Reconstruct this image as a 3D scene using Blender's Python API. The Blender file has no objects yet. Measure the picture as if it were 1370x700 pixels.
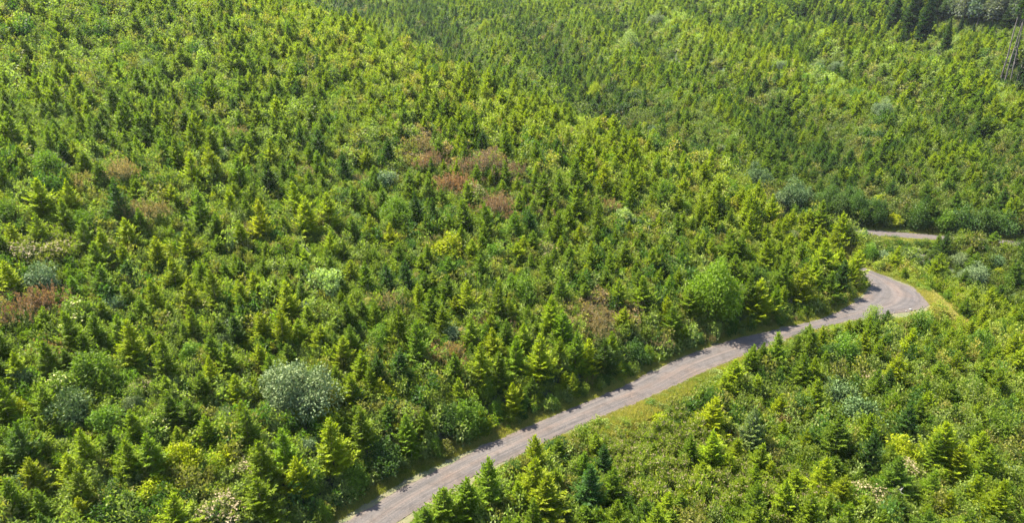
import bpy, math, random
import numpy as np
from mathutils import Vector

# ------------------------------------------------------------------ camera, world, sun, exposure
SC = bpy.context.scene
COL = SC.collection
F_PX, PITCH, CAM_H = 926.0, math.radians(22.0), 45.0
cam_d = bpy.data.cameras.new('camera')
cam_d.sensor_width = 36.0
cam_d.lens = F_PX / 1370.0 * 36.0
cam_d.clip_start = 0.5
cam_d.clip_end = 6000.0
cam = bpy.data.objects.new('camera', cam_d)
COL.objects.link(cam)
cam.location = (0, 0, CAM_H)
cam.rotation_euler = (math.pi / 2 - PITCH, 0, 0)
SC.camera = cam

SUN_DIR = Vector((-0.64, 0.42, 1.12)).normalized()
SUN_EL = math.asin(SUN_DIR.z)
SUN_ROT = math.atan2(SUN_DIR.x, SUN_DIR.y)
w = bpy.data.worlds.new('World')
SC.world = w
w.use_nodes = True
nt = w.node_tree
nt.nodes.clear()
sky = nt.nodes.new('ShaderNodeTexSky')
sky.sky_type = 'NISHITA'
sky.sun_disc = False
sky.sun_elevation = SUN_EL
sky.sun_rotation = SUN_ROT
bg = nt.nodes.new('ShaderNodeBackground')
bg.inputs['Strength'].default_value = 0.105
wo = nt.nodes.new('ShaderNodeOutputWorld')
nt.links.new(sky.outputs[0], bg.inputs[0])
nt.links.new(bg.outputs[0], wo.inputs[0])
sun_d = bpy.data.lights.new('sun', 'SUN')
sun_d.energy = 5.0
sun_d.angle = math.radians(0.5)
sun_d.color = (1.0, 0.94, 0.80)
sun = bpy.data.objects.new('sun', sun_d)
COL.objects.link(sun)
sun.rotation_euler = SUN_DIR.to_track_quat('Z', 'Y').to_euler()
sun.location = (-60, 60, 120)
SC.view_settings.view_transform = 'Standard'
SC.view_settings.look = 'None'
SC.view_settings.exposure = 2.3
SC.view_settings.gamma = 1.0
SC.cycles.max_bounces = 6
SC.cycles.diffuse_bounces = 3
SC.cycles.transmission_bounces = 3
SC.cycles.transparent_max_bounces = 4

rng = np.random.default_rng(11)
random.seed(5)

# ------------------------------------------------------------------ small helpers
def ray(px, py):
    """direction of the line of sight through a photograph pixel (1370 x 700)."""
    dx = np.asarray(px, float) - 685.0
    dy = 350.0 - np.asarray(py, float)
    return np.stack([dx, F_PX * math.cos(PITCH) + dy * math.sin(PITCH),
                     -F_PX * math.sin(PITCH) + dy * math.cos(PITCH)], -1)

def flat(px, py, z=0.0):
    d = ray(px, py)
    t = (z - CAM_H) / d[..., 2]
    return np.stack([d[..., 0] * t, d[..., 1] * t], -1)

def project(p):
    p = np.asarray(p, float)
    x, y, z = p[..., 0], p[..., 1], p[..., 2] - CAM_H
    dep = y * math.cos(PITCH) - z * math.sin(PITCH)
    up = y * math.sin(PITCH) + z * math.cos(PITCH)
    return 685 + F_PX * x / dep, 350 - F_PX * up / dep, dep

def smooth(a, b, x):
    t = np.clip((x - a) / (b - a), 0, 1)
    return t * t * (3 - 2 * t)

def smax(a, b, k=2.0):
    return np.logaddexp(a / k, b / k) * k

_tab = np.random.default_rng(3).random((256, 256))
def vnoise(x, y, s):
    x = np.asarray(x, float) / s + 1000.3
    y = np.asarray(y, float) / s + 1000.7
    xi, yi = np.floor(x).astype(int), np.floor(y).astype(int)
    fx, fy = x - xi, y - yi
    fx, fy = fx * fx * (3 - 2 * fx), fy * fy * (3 - 2 * fy)
    g = lambda i, j: _tab[i & 255, j & 255]
    return ((g(xi, yi) * (1 - fx) + g(xi + 1, yi) * fx) * (1 - fy) + (g(xi, yi + 1) * (1 - fx) + g(xi + 1, yi + 1) * fx) * fy) * 2 - 1

def polydist(x, y, P, signed=False, vals=None):
    """distance to a polyline (sign: + on its left), and a value interpolated along it."""
    x = np.asarray(x, float); y = np.asarray(y, float)
    best = np.full(x.shape, 1e18); sg = np.ones(x.shape); val = np.zeros(x.shape)
    for i in range(len(P) - 1):
        ax, ay = P[i]; bx, by = P[i + 1]
        ux, uy = bx - ax, by - ay
        L2 = ux * ux + uy * uy
        t = np.clip(((x - ax) * ux + (y - ay) * uy) / L2, 0, 1)
        qx, qy = x - ax - t * ux, y - ay - t * uy
        d = qx * qx + qy * qy
        m = d < best
        best = np.where(m, d, best)
        if signed: sg = np.where(m, np.sign(ux * qy - uy * qx + 1e-12), sg)
        if vals is not None: val = np.where(m, vals[i] * (1 - t) + vals[i + 1] * t, val)
    r = np.sqrt(best) * (sg if signed else 1)
    return (r, val) if vals is not None else r

# ------------------------------------------------------------------ the road, laid out on the ground (z = 0: it follows a contour)
UP_PX = [(464, 698), (499, 675), (534, 655), (590, 626), (643, 600), (683, 582), (738, 557), (798, 532), (827, 520), (864, 501),
         (912, 477), (944, 467), (982, 453), (1037, 441), (1094, 428), (1116, 419), (1138, 409), (1149, 401), (1156, 394), (1161, 388), (1163, 382), (1161, 373)]
LO_PX = [(540, 697), (577, 671), (603, 657), (655, 628), (688, 612), (723, 595), (775, 572), (822, 552), (852, 540), (890, 525),
         (930, 502), (962, 489), (999, 475), (1050, 454), (1110, 437), (1150, 427), (1214, 418), (1238, 413), (1249, 405), (1242, 395), (1224, 385), (1194, 373)]
U = flat(*np.array(UP_PX, float).T)
Lo = flat(*np.array(LO_PX, float).T)
d0 = (U[1] + Lo[1] - U[0] - Lo[0]); d0 /= np.linalg.norm(d0)
U = np.vstack([U[0] - d0 * 90, U[0] - d0 * 30, U]); Lo = np.vstack([Lo[0] - d0 * 90, Lo[0] - d0 * 30, Lo])
# round the spur into the head of the gully, out again along the far side
mid = np.array([(57.6, 109.2), (53.5, 113.6), (49.5, 118.5), (48.2, 123.5), (50.5, 127.6), (55.5, 129.3), (61, 129.0), (66.3, 127.0), (73.6, 125.3),
                (80.8, 123.2), (88, 121.4), (95.3, 119.6), (112, 114), (130, 104), (160, 84), (210, 60)])
tg = np.gradient(mid, axis=0); tg /= np.linalg.norm(tg, axis=1)[:, None]
nn = np.stack([-tg[:, 1], tg[:, 0]], 1)
U = np.vstack([U, mid + nn * 1.75]); Lo = np.vstack([Lo, mid - nn * 1.75])
def resample(A, B, n=1100):
    C = (A + B) / 2
    s = np.r_[0, np.cumsum(np.linalg.norm(np.diff(C, axis=0), axis=1))]
    t = np.linspace(0, s[-1], n)
    f = lambda Q: np.stack([np.interp(t, s, Q[:, 0]), np.interp(t, s, Q[:, 1])], 1)
    A, B = f(A), f(B)
    for _ in range(14):
        for Q in (A, B): Q[1:-1] = (Q[:-2] + 2 * Q[1:-1] + Q[2:]) / 4
    return A, B, t
RA, RB, RT = resample(U, Lo)
ROAD_C = (RA + RB) / 2
ROAD_HW = np.linalg.norm(RA - RB, axis=1) / 2
k_ = 16
RC, RH = ROAD_C[::k_], ROAD_HW[::k_]

# the line the near hillside is measured from: the road up to the bend, then straight on
near = [tuple(p) for p in (U[:19] + Lo[:19])[::2] / 2]
near = near[:9] + [(59.5, 103.5), (66, 110), (140, 175)]
CREST = [(-330, 330), (-150, 250), (-78, 204), (-28, 166), (12, 141), (40, 125), (58, 113.5), (67, 104), (73, 96), (82, 84), (98, 64), (140, 20), (200, -60)]

def terrain(x, y, carve=True):
    x = np.asarray(x, float); y = np.asarray(y, float)
    d = polydist(x, y, near, True)
    up = np.clip(d - 2, 0, None); dn = np.clip(-d - 2, 0, None)
    N = 0.285 * up + 1.5 * (1 - np.exp(-up / 2.5)) - 0.11 * dn - 0.8 * (1 - np.exp(-dn / 4))
    amp = smooth(4, 30, np.abs(d))
    N = N + amp * (2.4 * vnoise(x + 17, y, 38) + 0.8 * vnoise(x, y + 50, 17))
    c = polydist(x, y, CREST, True)           # + behind the crest
    behind = np.clip(c, 0, None)
    N = N - 0.55 * behind * smooth(0, 9, behind)
    q = y - 123 + 0.22 * (x - 66)
    Fu = 0.11 * np.clip(q, 0, None) + 1.2 * (1 - np.exp(-np.clip(q - 2, 0, None) / 2.5)) + 0.00012 * np.clip(q - 60, 0, 260) ** 2 * 0.2
    Fd = -0.30 * np.clip(-q - 2.5, 0, 60)
    F = Fu + Fd
    wv = smooth(12, 70, q)
    F = F + wv * (4.6 * np.sin((x + 0.15 * (y - 160)) / 7.0 + 1.1 * vnoise(x, y, 90)) * smooth(-60, 20, x + 20) + 2.0 * vnoise(x, y, 60) + 1.0 * vnoise(x + 9, y, 22))
    z = smax(N, F - 30 * smooth(4, -28, c), 0.9)
    z = z + 34 * smooth(380, 900, y) + 60 * smooth(900, 2600, np.hypot(x, y)) + 0.12 * np.clip(np.abs(x) - 260, 0, 500) * smooth(100, 300, y)
    z = np.where(y < 0, z + 0.0, z)
    if carve:
        dr, hw = polydist(x, y, RC, False, RH)
        far = smooth(0.9, 4.2, dr - hw)
        z = z * far + (1 - far) * -0.03
    return z

APR = flat(1268, 405)
def apron(x, y):
    return np.hypot((x - APR[0]) / 3.6, (y - APR[1]) / 5.0) + .25 * vnoise(x, y, 1.7)
def road_gap(x, y):
    dr, hw = polydist(x, y, RC, False, RH)
    return dr - hw

# height lookup on a grid (fast)
GX0, GX1, GY0, GY1, GS = -420.0, 520.0, -60.0, 820.0, 1.0
gx = np.arange(GX0, GX1 + GS, GS); gy = np.arange(GY0, GY1 + GS, GS)
GXX, GYY = np.meshgrid(gx, gy)
GZ = terrain(GXX, GYY)
def H(x, y):
    u = np.clip((np.asarray(x, float) - GX0) / GS, 0, len(gx) - 1.001); v = np.clip((np.asarray(y, float) - GY0) / GS, 0, len(gy) - 1.001)
    i, j = u.astype(int), v.astype(int); a, b = u - i, v - j
    return (GZ[j, i] * (1 - a) + GZ[j, i + 1] * a) * (1 - b) + (GZ[j + 1, i] * (1 - a) + GZ[j + 1, i + 1] * a) * b

def hit(px, py, off):
    """ground point whose spot `off` metres up is seen at a pixel."""
    d = ray(px, py); n = len(d)
    d = d / np.linalg.norm(d, axis=1)[:, None]
    t = np.full(n, 30.0); done = np.zeros(n, bool); out = np.full(n, np.nan)
    while t.min() < 700 and not done.all():
        p = d * t[:, None]
        gap = p[:, 2] + CAM_H - off - H(p[:, 0], p[:, 1])
        new = (gap <= 0) & ~done
        out[new] = t[new]; done |= new
        t = np.where(done, 701, t + 0.4)
    out = np.where(np.isnan(out), 500, out)
    p = d * out[:, None]
    return p[:, 0], p[:, 1], out

# ------------------------------------------------------------------ materials
def new_mat(name):
    m = bpy.data.materials.new(name); m.use_nodes = True
    n = m.node_tree.nodes; n.clear()
    return m, n, m.node_tree.links

def mix_rgb(n, l, blend, fac, a, b):
    x = n.new('ShaderNodeMix'); x.data_type = 'RGBA'; x.blend_type = blend
    for sock, v in ((0, fac), (6, a), (7, b)):
        if hasattr(v, 'links'): l.new(v, x.inputs[sock])
        else: x.inputs[sock].default_value = v
    return x.outputs[2]

def leaf_material(name, trans=0.4, tipcol=(1.32, 1.30, 0.6, 1), rough=0.6, spec=0.2, warm=(1.36, 1.5, 0.35, 1)):
    m, n, l = new_mat(name)
    at = n.new('ShaderNodeAttribute'); at.attribute_type = 'INSTANCER'; at.attribute_name = 'tint'
    tp = n.new('ShaderNodeAttribute'); tp.attribute_type = 'GEOMETRY'; tp.attribute_name = 'tip'
    sv = n.new('ShaderNodeAttribute'); sv.attribute_type = 'GEOMETRY'; sv.attribute_name = 'var'
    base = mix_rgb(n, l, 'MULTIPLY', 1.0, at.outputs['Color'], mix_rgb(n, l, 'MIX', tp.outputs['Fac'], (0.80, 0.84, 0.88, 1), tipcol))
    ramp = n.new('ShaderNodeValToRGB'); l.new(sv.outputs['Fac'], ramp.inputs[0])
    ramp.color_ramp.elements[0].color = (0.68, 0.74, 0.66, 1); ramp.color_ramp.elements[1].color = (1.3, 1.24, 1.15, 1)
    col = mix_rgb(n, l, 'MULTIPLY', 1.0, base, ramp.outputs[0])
    b = n.new('ShaderNodeBsdfPrincipled'); b.inputs['Roughness'].default_value = rough
    b.inputs['Specular IOR Level'].default_value = spec
    l.new(col, b.inputs['Base Color'])
    tr = n.new('ShaderNodeBsdfTranslucent'); l.new(mix_rgb(n, l, 'MULTIPLY', 1.0, col, warm), tr.inputs['Color'])
    mx = n.new('ShaderNodeMixShader'); mx.inputs[0].default_value = trans
    l.new(b.outputs[0], mx.inputs[1]); l.new(tr.outputs[0], mx.inputs[2])
    o = n.new('ShaderNodeOutputMaterial'); l.new(mx.outputs[0], o.inputs[0])
    return m

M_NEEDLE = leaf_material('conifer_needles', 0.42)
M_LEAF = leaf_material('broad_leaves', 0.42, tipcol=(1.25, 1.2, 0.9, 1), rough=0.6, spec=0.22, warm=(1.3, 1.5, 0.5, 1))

def plume_material():
    m = leaf_material('reddish_shoots', .35)
    n, l = m.node_tree.nodes, m.node_tree.links
    at = [q for q in n if q.type == 'ATTRIBUTE' and q.attribute_name == 'tint'][0]; tp = [q for q in n if q.type == 'ATTRIBUTE' and q.attribute_name == 'tip'][0]
    tgt = at.outputs['Color'].links[0].to_socket
    r = n.new('ShaderNodeMapRange'); r.inputs[1].default_value = .05; r.inputs[2].default_value = .5; l.new(tp.outputs['Fac'], r.inputs[0])
    l.new(mix_rgb(n, l, 'MIX', r.outputs[0], (.085, .135, .03, 1), at.outputs['Color']), tgt)
    for q in n:
        if q.type == 'MIX' and tuple(round(v, 2) for v in q.inputs[7].default_value)[:3] == (1.32, 1.3, .6): q.inputs[7].default_value = (1.15, 1.1, 1.0, 1)
        if q.type == 'MIX' and tuple(round(v, 2) for v in q.inputs[7].default_value)[:3] == (1.36, 1.5, .35): q.inputs[7].default_value = (1.4, 1.15, .7, 1)
    return m
M_PLUME = plume_material()
M_SILVER = leaf_material('silvery_leaves', .15, tipcol=(1.3, 1.25, 1.2, 1), rough=.6, spec=.2, warm=(1.2, 1.4, .8, 1))

def bark_material(name, c1, c2, scale=9):
    m, n, l = new_mat(name)
    tc = n.new('ShaderNodeTexCoord'); mp = n.new('ShaderNodeMapping'); mp.inputs['Scale'].default_value = (1, 1, 0.25)
    l.new(tc.outputs['Object'], mp.inputs[0])
    nz = n.new('ShaderNodeTexNoise'); nz.inputs['Scale'].default_value = scale; nz.inputs['Detail'].default_value = 6
    l.new(mp.outputs[0], nz.inputs['Vector'])
    r = n.new('ShaderNodeValToRGB'); l.new(nz.outputs[0], r.inputs[0])
    r.color_ramp.elements[0].position = 0.35; r.color_ramp.elements[1].position = 0.65
    r.color_ramp.elements[0].color = c1; r.color_ramp.elements[1].color = c2
    b = n.new('ShaderNodeBsdfPrincipled'); b.inputs['Roughness'].default_value = 0.9
    l.new(r.outputs[0], b.inputs['Base Color'])
    bp = n.new('ShaderNodeBump'); bp.inputs['Strength'].default_value = 0.5; l.new(nz.outputs[0], bp.inputs['Height']); l.new(bp.outputs[0], b.inputs['Normal'])
    o = n.new('ShaderNodeOutputMaterial'); l.new(b.outputs[0], o.inputs[0])
    return m
M_BARK = bark_material('bark', (0.05, 0.035, 0.025, 1), (0.14, 0.10, 0.075, 1))
M_BARK_GREY = bark_material('grey_bark', (0.055, 0.045, 0.038, 1), (0.15, 0.13, 0.115, 1), 3)
M_DEAD = bark_material('bleached_wood', (0.16, 0.14, 0.12, 1), (0.34, 0.31, 0.27, 1), 3)
M_ROCK = bark_material('pale_rock', (0.11, 0.105, 0.10, 1), (0.2, 0.19, 0.185, 1), 5)
def plain(name, c, rough=0.8):
    m, n, l = new_mat(name)
    nz = n.new('ShaderNodeTexNoise'); nz.inputs['Scale'].default_value = 4
    b = n.new('ShaderNodeBsdfPrincipled'); b.inputs['Roughness'].default_value = rough
    l.new(mix_rgb(n, l, 'MIX', nz.outputs[0], tuple(v * .8 for v in c) + (1,), tuple(v * 1.15 for v in c) + (1,)), b.inputs['Base Color'])
    o = n.new('ShaderNodeOutputMaterial'); l.new(b.outputs[0], o.inputs[0])
    return m
M_GRIT = plain('road_grit', (0.105, 0.095, 0.09))
M_FLOWER = plain('cream_flowers', (0.48, 0.46, 0.16))
M_TAN = plain('tan_seed_heads', (0.25, 0.19, 0.10))

def noise_fac(n, l, vec, scale, detail, lo, hi):
    z = n.new('ShaderNodeTexNoise'); z.inputs['Scale'].default_value = scale; z.inputs['Detail'].default_value = detail
    l.new(vec, z.inputs['Vector'])
    r = n.new('ShaderNodeMapRange'); r.inputs[1].default_value = lo; r.inputs[2].default_value = hi
    l.new(z.outputs[0], r.inputs[0])
    return r.outputs[0]

def ground_material():
    m, n, l = new_mat('hillside_soil')
    g = n.new('ShaderNodeNewGeometry'); p = g.outputs['Position']
    soil = mix_rgb(n, l, 'MIX', noise_fac(n, l, p, 1.5, 6, .35, .65), (0.03, 0.024, 0.016, 1), (0.075, 0.062, 0.042, 1))
    green = mix_rgb(n, l, 'MIX', noise_fac(n, l, p, 3.0, 5, .35, .65), (0.02, 0.04, 0.010, 1), (0.045, 0.07, 0.018, 1))
    c = mix_rgb(n, l, 'MIX', noise_fac(n, l, p, 0.4, 4, .38, .56), soil, green)
    dry = mix_rgb(n, l, 'MIX', noise_fac(n, l, p, 1.1, 5, .3, .7), (0.06, 0.075, 0.022, 1), (0.13, 0.105, 0.055, 1))
    at = n.new('ShaderNodeAttribute'); at.attribute_name = 'verge'
    c = mix_rgb(n, l, 'MIX', at.outputs['Fac'], c, dry)
    b = n.new('ShaderNodeBsdfPrincipled'); b.inputs['Roughness'].default_value = 0.95
    l.new(c, b.inputs['Base Color'])
    z = n.new('ShaderNodeTexNoise'); z.inputs['Scale'].default_value = 6; z.inputs['Detail'].default_value = 6; l.new(p, z.inputs['Vector'])
    bp = n.new('ShaderNodeBump'); bp.inputs['Strength'].default_value = 0.8; bp.inputs['Distance'].default_value = 0.2
    l.new(z.outputs[0], bp.inputs['Height']); l.new(bp.outputs[0], b.inputs['Normal'])
    o = n.new('ShaderNodeOutputMaterial'); l.new(b.outputs[0], o.inputs[0])
    return m

def road_material():
    m, n, l = new_mat('gravel_road')
    uv = n.new('ShaderNodeUVMap'); uv.uv_map = 'lane'
    sp = n.new('ShaderNodeSeparateXYZ'); l.new(uv.outputs[0], sp.inputs[0])
    g = n.new('ShaderNodeNewGeometry'); p = g.outputs['Position']
    # stretched noise along the lane: wheel streaks
    mp = n.new('ShaderNodeMapping'); mp.inputs['Scale'].default_value = (14, 0.12, 1); l.new(uv.outputs[0], mp.inputs[0])
    streak = noise_fac(n, l, mp.outputs[0], 1.0, 5, .35, .65)
    c = mix_rgb(n, l, 'MIX', streak, (0.041, 0.0345, 0.031, 1), (0.070, 0.0585, 0.052, 1))
    # pale middle strip and shoulders, darker wheel tracks
    w_ = n.new('ShaderNodeValToRGB'); l.new(sp.outputs[0], w_.inputs[0])
    e = w_.color_ramp.elements
    e[0].position = 0.0; e[0].color = (1.25, 1.12, 0.95, 1); e[1].position = 1.0; e[1].color = (1.25, 1.12, 0.95, 1)
    for pos, v in ((0.12, (1.05, 1.0, .98, 1)), (0.25, (.88, .88, .92, 1)), (0.38, (1.02, 1.0, 1.0, 1)), (0.5, (1.2, 1.08, 1.02, 1)), (0.60, (1.02, 1, 1, 1)), (0.74, (.88, .88, .93, 1)), (0.88, (1.05, 1.0, .96, 1))):
        q = e.new(pos); q.color = v
    c = mix_rgb(n, l, 'MULTIPLY', 1.0, c, w_.outputs[0])
    c = mix_rgb(n, l, 'MULTIPLY', 1.0, c, mix_rgb(n, l, 'MIX', noise_fac(n, l, p, 9, 6, .3, .7), (.72, .72, .74, 1), (1.25, 1.25, 1.22, 1)))
    c = mix_rgb(n, l, 'MIX', noise_fac(n, l, p, 0.9, 5, .52, .68), c, mix_rgb(n, l, 'MULTIPLY', 1.0, c, (.74, .72, .70, 1)))
    c = mix_rgb(n, l, 'MIX', noise_fac(n, l, p, 2.6, 5, .60, .72), c, mix_rgb(n, l, 'MULTIPLY', 1.0, c, (1.45, 1.38, 1.3, 1)))
    c = mix_rgb(n, l, 'MIX', noise_fac(n, l, p, 0.25, 3, .5, .75), c, mix_rgb(n, l, 'MULTIPLY', 1.0, c, (1.15, 1.0, .88, 1)))
    b = n.new('ShaderNodeBsdfPrincipled'); b.inputs['Roughness'].default_value = 0.9
    l.new(c, b.inputs['Base Color'])
    z = n.new('ShaderNodeTexNoise'); z.inputs['Scale'].default_value = 14; z.inputs['Detail'].default_value = 5; l.new(p, z.inputs['Vector'])
    bp = n.new('ShaderNodeBump'); bp.inputs['Strength'].default_value = 0.6; bp.inputs['Distance'].default_value = 0.06
    l.new(z.outputs[0], bp.inputs['Height']); l.new(bp.outputs[0], b.inputs['Normal'])
    o = n.new('ShaderNodeOutputMaterial'); l.new(b.outputs[0], o.inputs[0])
    return m

# ------------------------------------------------------------------ ground
def grid_mesh(name, xs, ys, mat, attr=True):
    X, Y = np.meshgrid(xs, ys)
    Z = terrain(X, Y)
    V = np.stack([X.ravel(), Y.ravel(), Z.ravel()], 1)
    nx, ny = len(xs), len(ys)
    i = (np.arange(ny - 1)[:, None] * nx + np.arange(nx - 1)[None, :]).ravel()
    Fq = np.stack([i, i + 1, i + nx + 1, i + nx], 1)
    me = bpy.data.meshes.new(name)
    me.vertices.add(len(V)); me.vertices.foreach_set('co', V.ravel())
    me.loops.add(Fq.size); me.loops.foreach_set('vertex_index', Fq.ravel())
    me.polygons.add(len(Fq)); me.polygons.foreach_set('loop_start', np.arange(0, Fq.size, 4)); 
    me.polygons.foreach_set('use_smooth', np.ones(len(Fq), bool))
    me.update()
    g = road_gap(V[:, 0], V[:, 1])
    v = 0.85 * (1 - smooth(0.2, 1.8, g + 0.8 * vnoise(V[:, 0], V[:, 1], 3)))
    v = np.maximum(v, 1 - smooth(.8, 1.1, apron(V[:, 0], V[:, 1])))
    a = me.attributes.new('verge', 'FLOAT', 'POINT'); a.data.foreach_set('value', v.astype(np.float32))
    me.materials.append(mat)
    o = bpy.data.objects.new(name, me); COL.objects.link(o); o['kind'] = 'structure'
    return o
def axis(lo, a, b, hi, fine):
    mid_ = list(np.arange(a, b + fine, fine)); s = fine; left = []; right = []
    x = a
    while x > lo: s *= 1.09; x -= s; left.append(x)
    s = fine; x = mid_[-1]
    while x < hi: s *= 1.09; x += s; right.append(x)
    return np.array(left[::-1] + mid_ + right)
ground = grid_mesh('ground', axis(-3500, -75, 135, 3500, 0.8), axis(-600, 20, 150, 3500, 0.8), ground_material())

# road sheet
def build_road():
    nseg = 9
    V, F_, UV = [], [], []
    n = len(RA)
    cum = RT
    for i in range(n):
        for j in range(nseg + 1):
            u = j / nseg
            p = RA[i] * (1 - u) + RB[i] * u
            e = 0.20 * vnoise(p[0], p[1], .8) + 0.28 * vnoise(p[0] + 30, p[1], 3.1) - .05
            if j in (0, nseg):
                dd = (RA[i] - RB[i]); dd /= np.linalg.norm(dd)
                p = p + dd * e * (1 if j == 0 else -1)
            crown = 0.07 * (1 - (2 * u - 1) ** 2) - (0.02 if j in (0, nseg) else 0) - 0.025 * math.exp(-((u - .26) / .07) ** 2) - 0.025 * math.exp(-((u - .74) / .07) ** 2)
            V.append((p[0], p[1], 0.02 + crown)); UV.append((u, cum[i]))
    for i in range(n - 1):
        for j in range(nseg):
            a = i * (nseg + 1) + j
            F_.append((a, a + nseg + 1, a + nseg + 2, a + 1))
    me = bpy.data.meshes.new('dirt_road'); me.from_pydata(V, [], F_)
    uvl = me.uv_layers.new(name='lane')
    for lp in me.loops: uvl.data[lp.index].uv = UV[lp.vertex_index]
    me.polygons.foreach_set('use_smooth', np.ones(len(F_), bool))
    me.materials.append(road_material())
    o = bpy.data.objects.new('gravel_road', me); COL.objects.link(o); o['kind'] = 'structure'
build_road()

# ------------------------------------------------------------------ plant meshes
class Kites:
    """many small folded leaf / twig faces gathered in one mesh."""
    def __init__(s): s.v = []; s.tip = []; s.var = []
    def add(s, base, d, side, L, Wd, tip0, tip1, var, sag=0.0, fold=0.25):
        """base (N,3), d (N,3) unit, side (N,3) unit; arrays."""
        nrm = np.cross(d, side)
        L = np.asarray(L)[:, None]; Wd = np.asarray(Wd)[:, None]
        m = base + d * L * 0.45 - np.array([0, 0, 1]) * sag * L
        a = base
        b = m + side * Wd * 0.5 + nrm * Wd * fold * 0.5
        t = base + d * L - np.array([0, 0, 1]) * sag * 2.5 * L
        c = m - side * Wd * 0.5 + nrm * Wd * fold * 0.5
        s.v.append(np.stack([a, b, t, c], 1))
        tm = (np.asarray(tip0) + np.asarray(tip1)) / 2
        s.tip.append(np.stack([tip0, tm, tip1, tm], 1)); s.var.append(np.repeat(np.asarray(var)[:, None], 4, 1))
    def mesh(s, name, mat, extra=None):
        V = np.concatenate(s.v); n = len(V)
        F_ = np.arange(n * 4).reshape(n, 4)
        T = np.stack([F_[:, 0], F_[:, 1], F_[:, 2], F_[:, 0], F_[:, 2], F_[:, 3]], 1).reshape(-1, 3)
        co = V.reshape(-1, 3); tip = np.concatenate(s.tip).ravel(); var = np.concatenate(s.var).ravel()
        mi = np.zeros(len(T), int)
        mats = [mat]
        if extra:
            for (ev, et, em) in extra:
                mats.append(em); off = len(co)
                co = np.vstack([co, ev]); T = np.vstack([T, et + off]); mi = np.r_[mi, np.full(len(et), len(mats) - 1)]
                tip = np.r_[tip, np.full(len(ev), .5)]; var = np.r_[var, np.full(len(ev), .5)]
        me = bpy.data.meshes.new(name)
        me.vertices.add(len(co)); me.vertices.foreach_set('co', co.astype(np.float32).ravel())
        me.loops.add(T.size); me.loops.foreach_set('vertex_index', T.ravel().astype(np.int32))
        me.polygons.add(len(T)); me.polygons.foreach_set('loop_start', np.arange(0, T.size, 3, dtype=np.int32))
        me.polygons.foreach_set('material_index', mi.astype(np.int32))
        me.update()
        a = me.attributes.new('tip', 'FLOAT', 'POINT'); a.data.foreach_set('value', tip.astype(np.float32))
        a = me.attributes.new('var', 'FLOAT', 'POINT'); a.data.foreach_set('value', var.astype(np.float32))
        for q in mats: me.materials.append(q)
        return me

def unit(a): return a / (np.linalg.norm(a, axis=-1, keepdims=True) + 1e-9)

def tube(pts, rad, k=6):
    pts = np.asarray(pts, float); V = []; T = []
    for i, p in enumerate(pts):
        for j in range(k):
            a = 2 * math.pi * j / k
            V.append((p[0] + rad[i] * math.cos(a), p[1] + rad[i] * math.sin(a), p[2]))
    for i in range(len(pts) - 1):
        for j in range(k):
            a = i * k + j; b = i * k + (j + 1) % k
            T += [(a, b, b + k), (a, b + k, a + k)]
    return np.array(V), np.array(T)

def tubes(lst, k=5):
    V = []; T = []; o = 0
    for pts, rad in lst:
        v, t = tube(pts, rad, k); V.append(v); T.append(t + o); o += len(v)
    return np.vstack(V), np.vstack(T)

def tri_mesh(name, V, T, mat, sm=True):
    me = bpy.data.meshes.new(name); me.from_pydata(V.tolist(), [], T.tolist())
    if sm: me.polygons.foreach_set('use_smooth', np.ones(len(T), bool))
    me.materials.append(mat)
    return me

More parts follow.
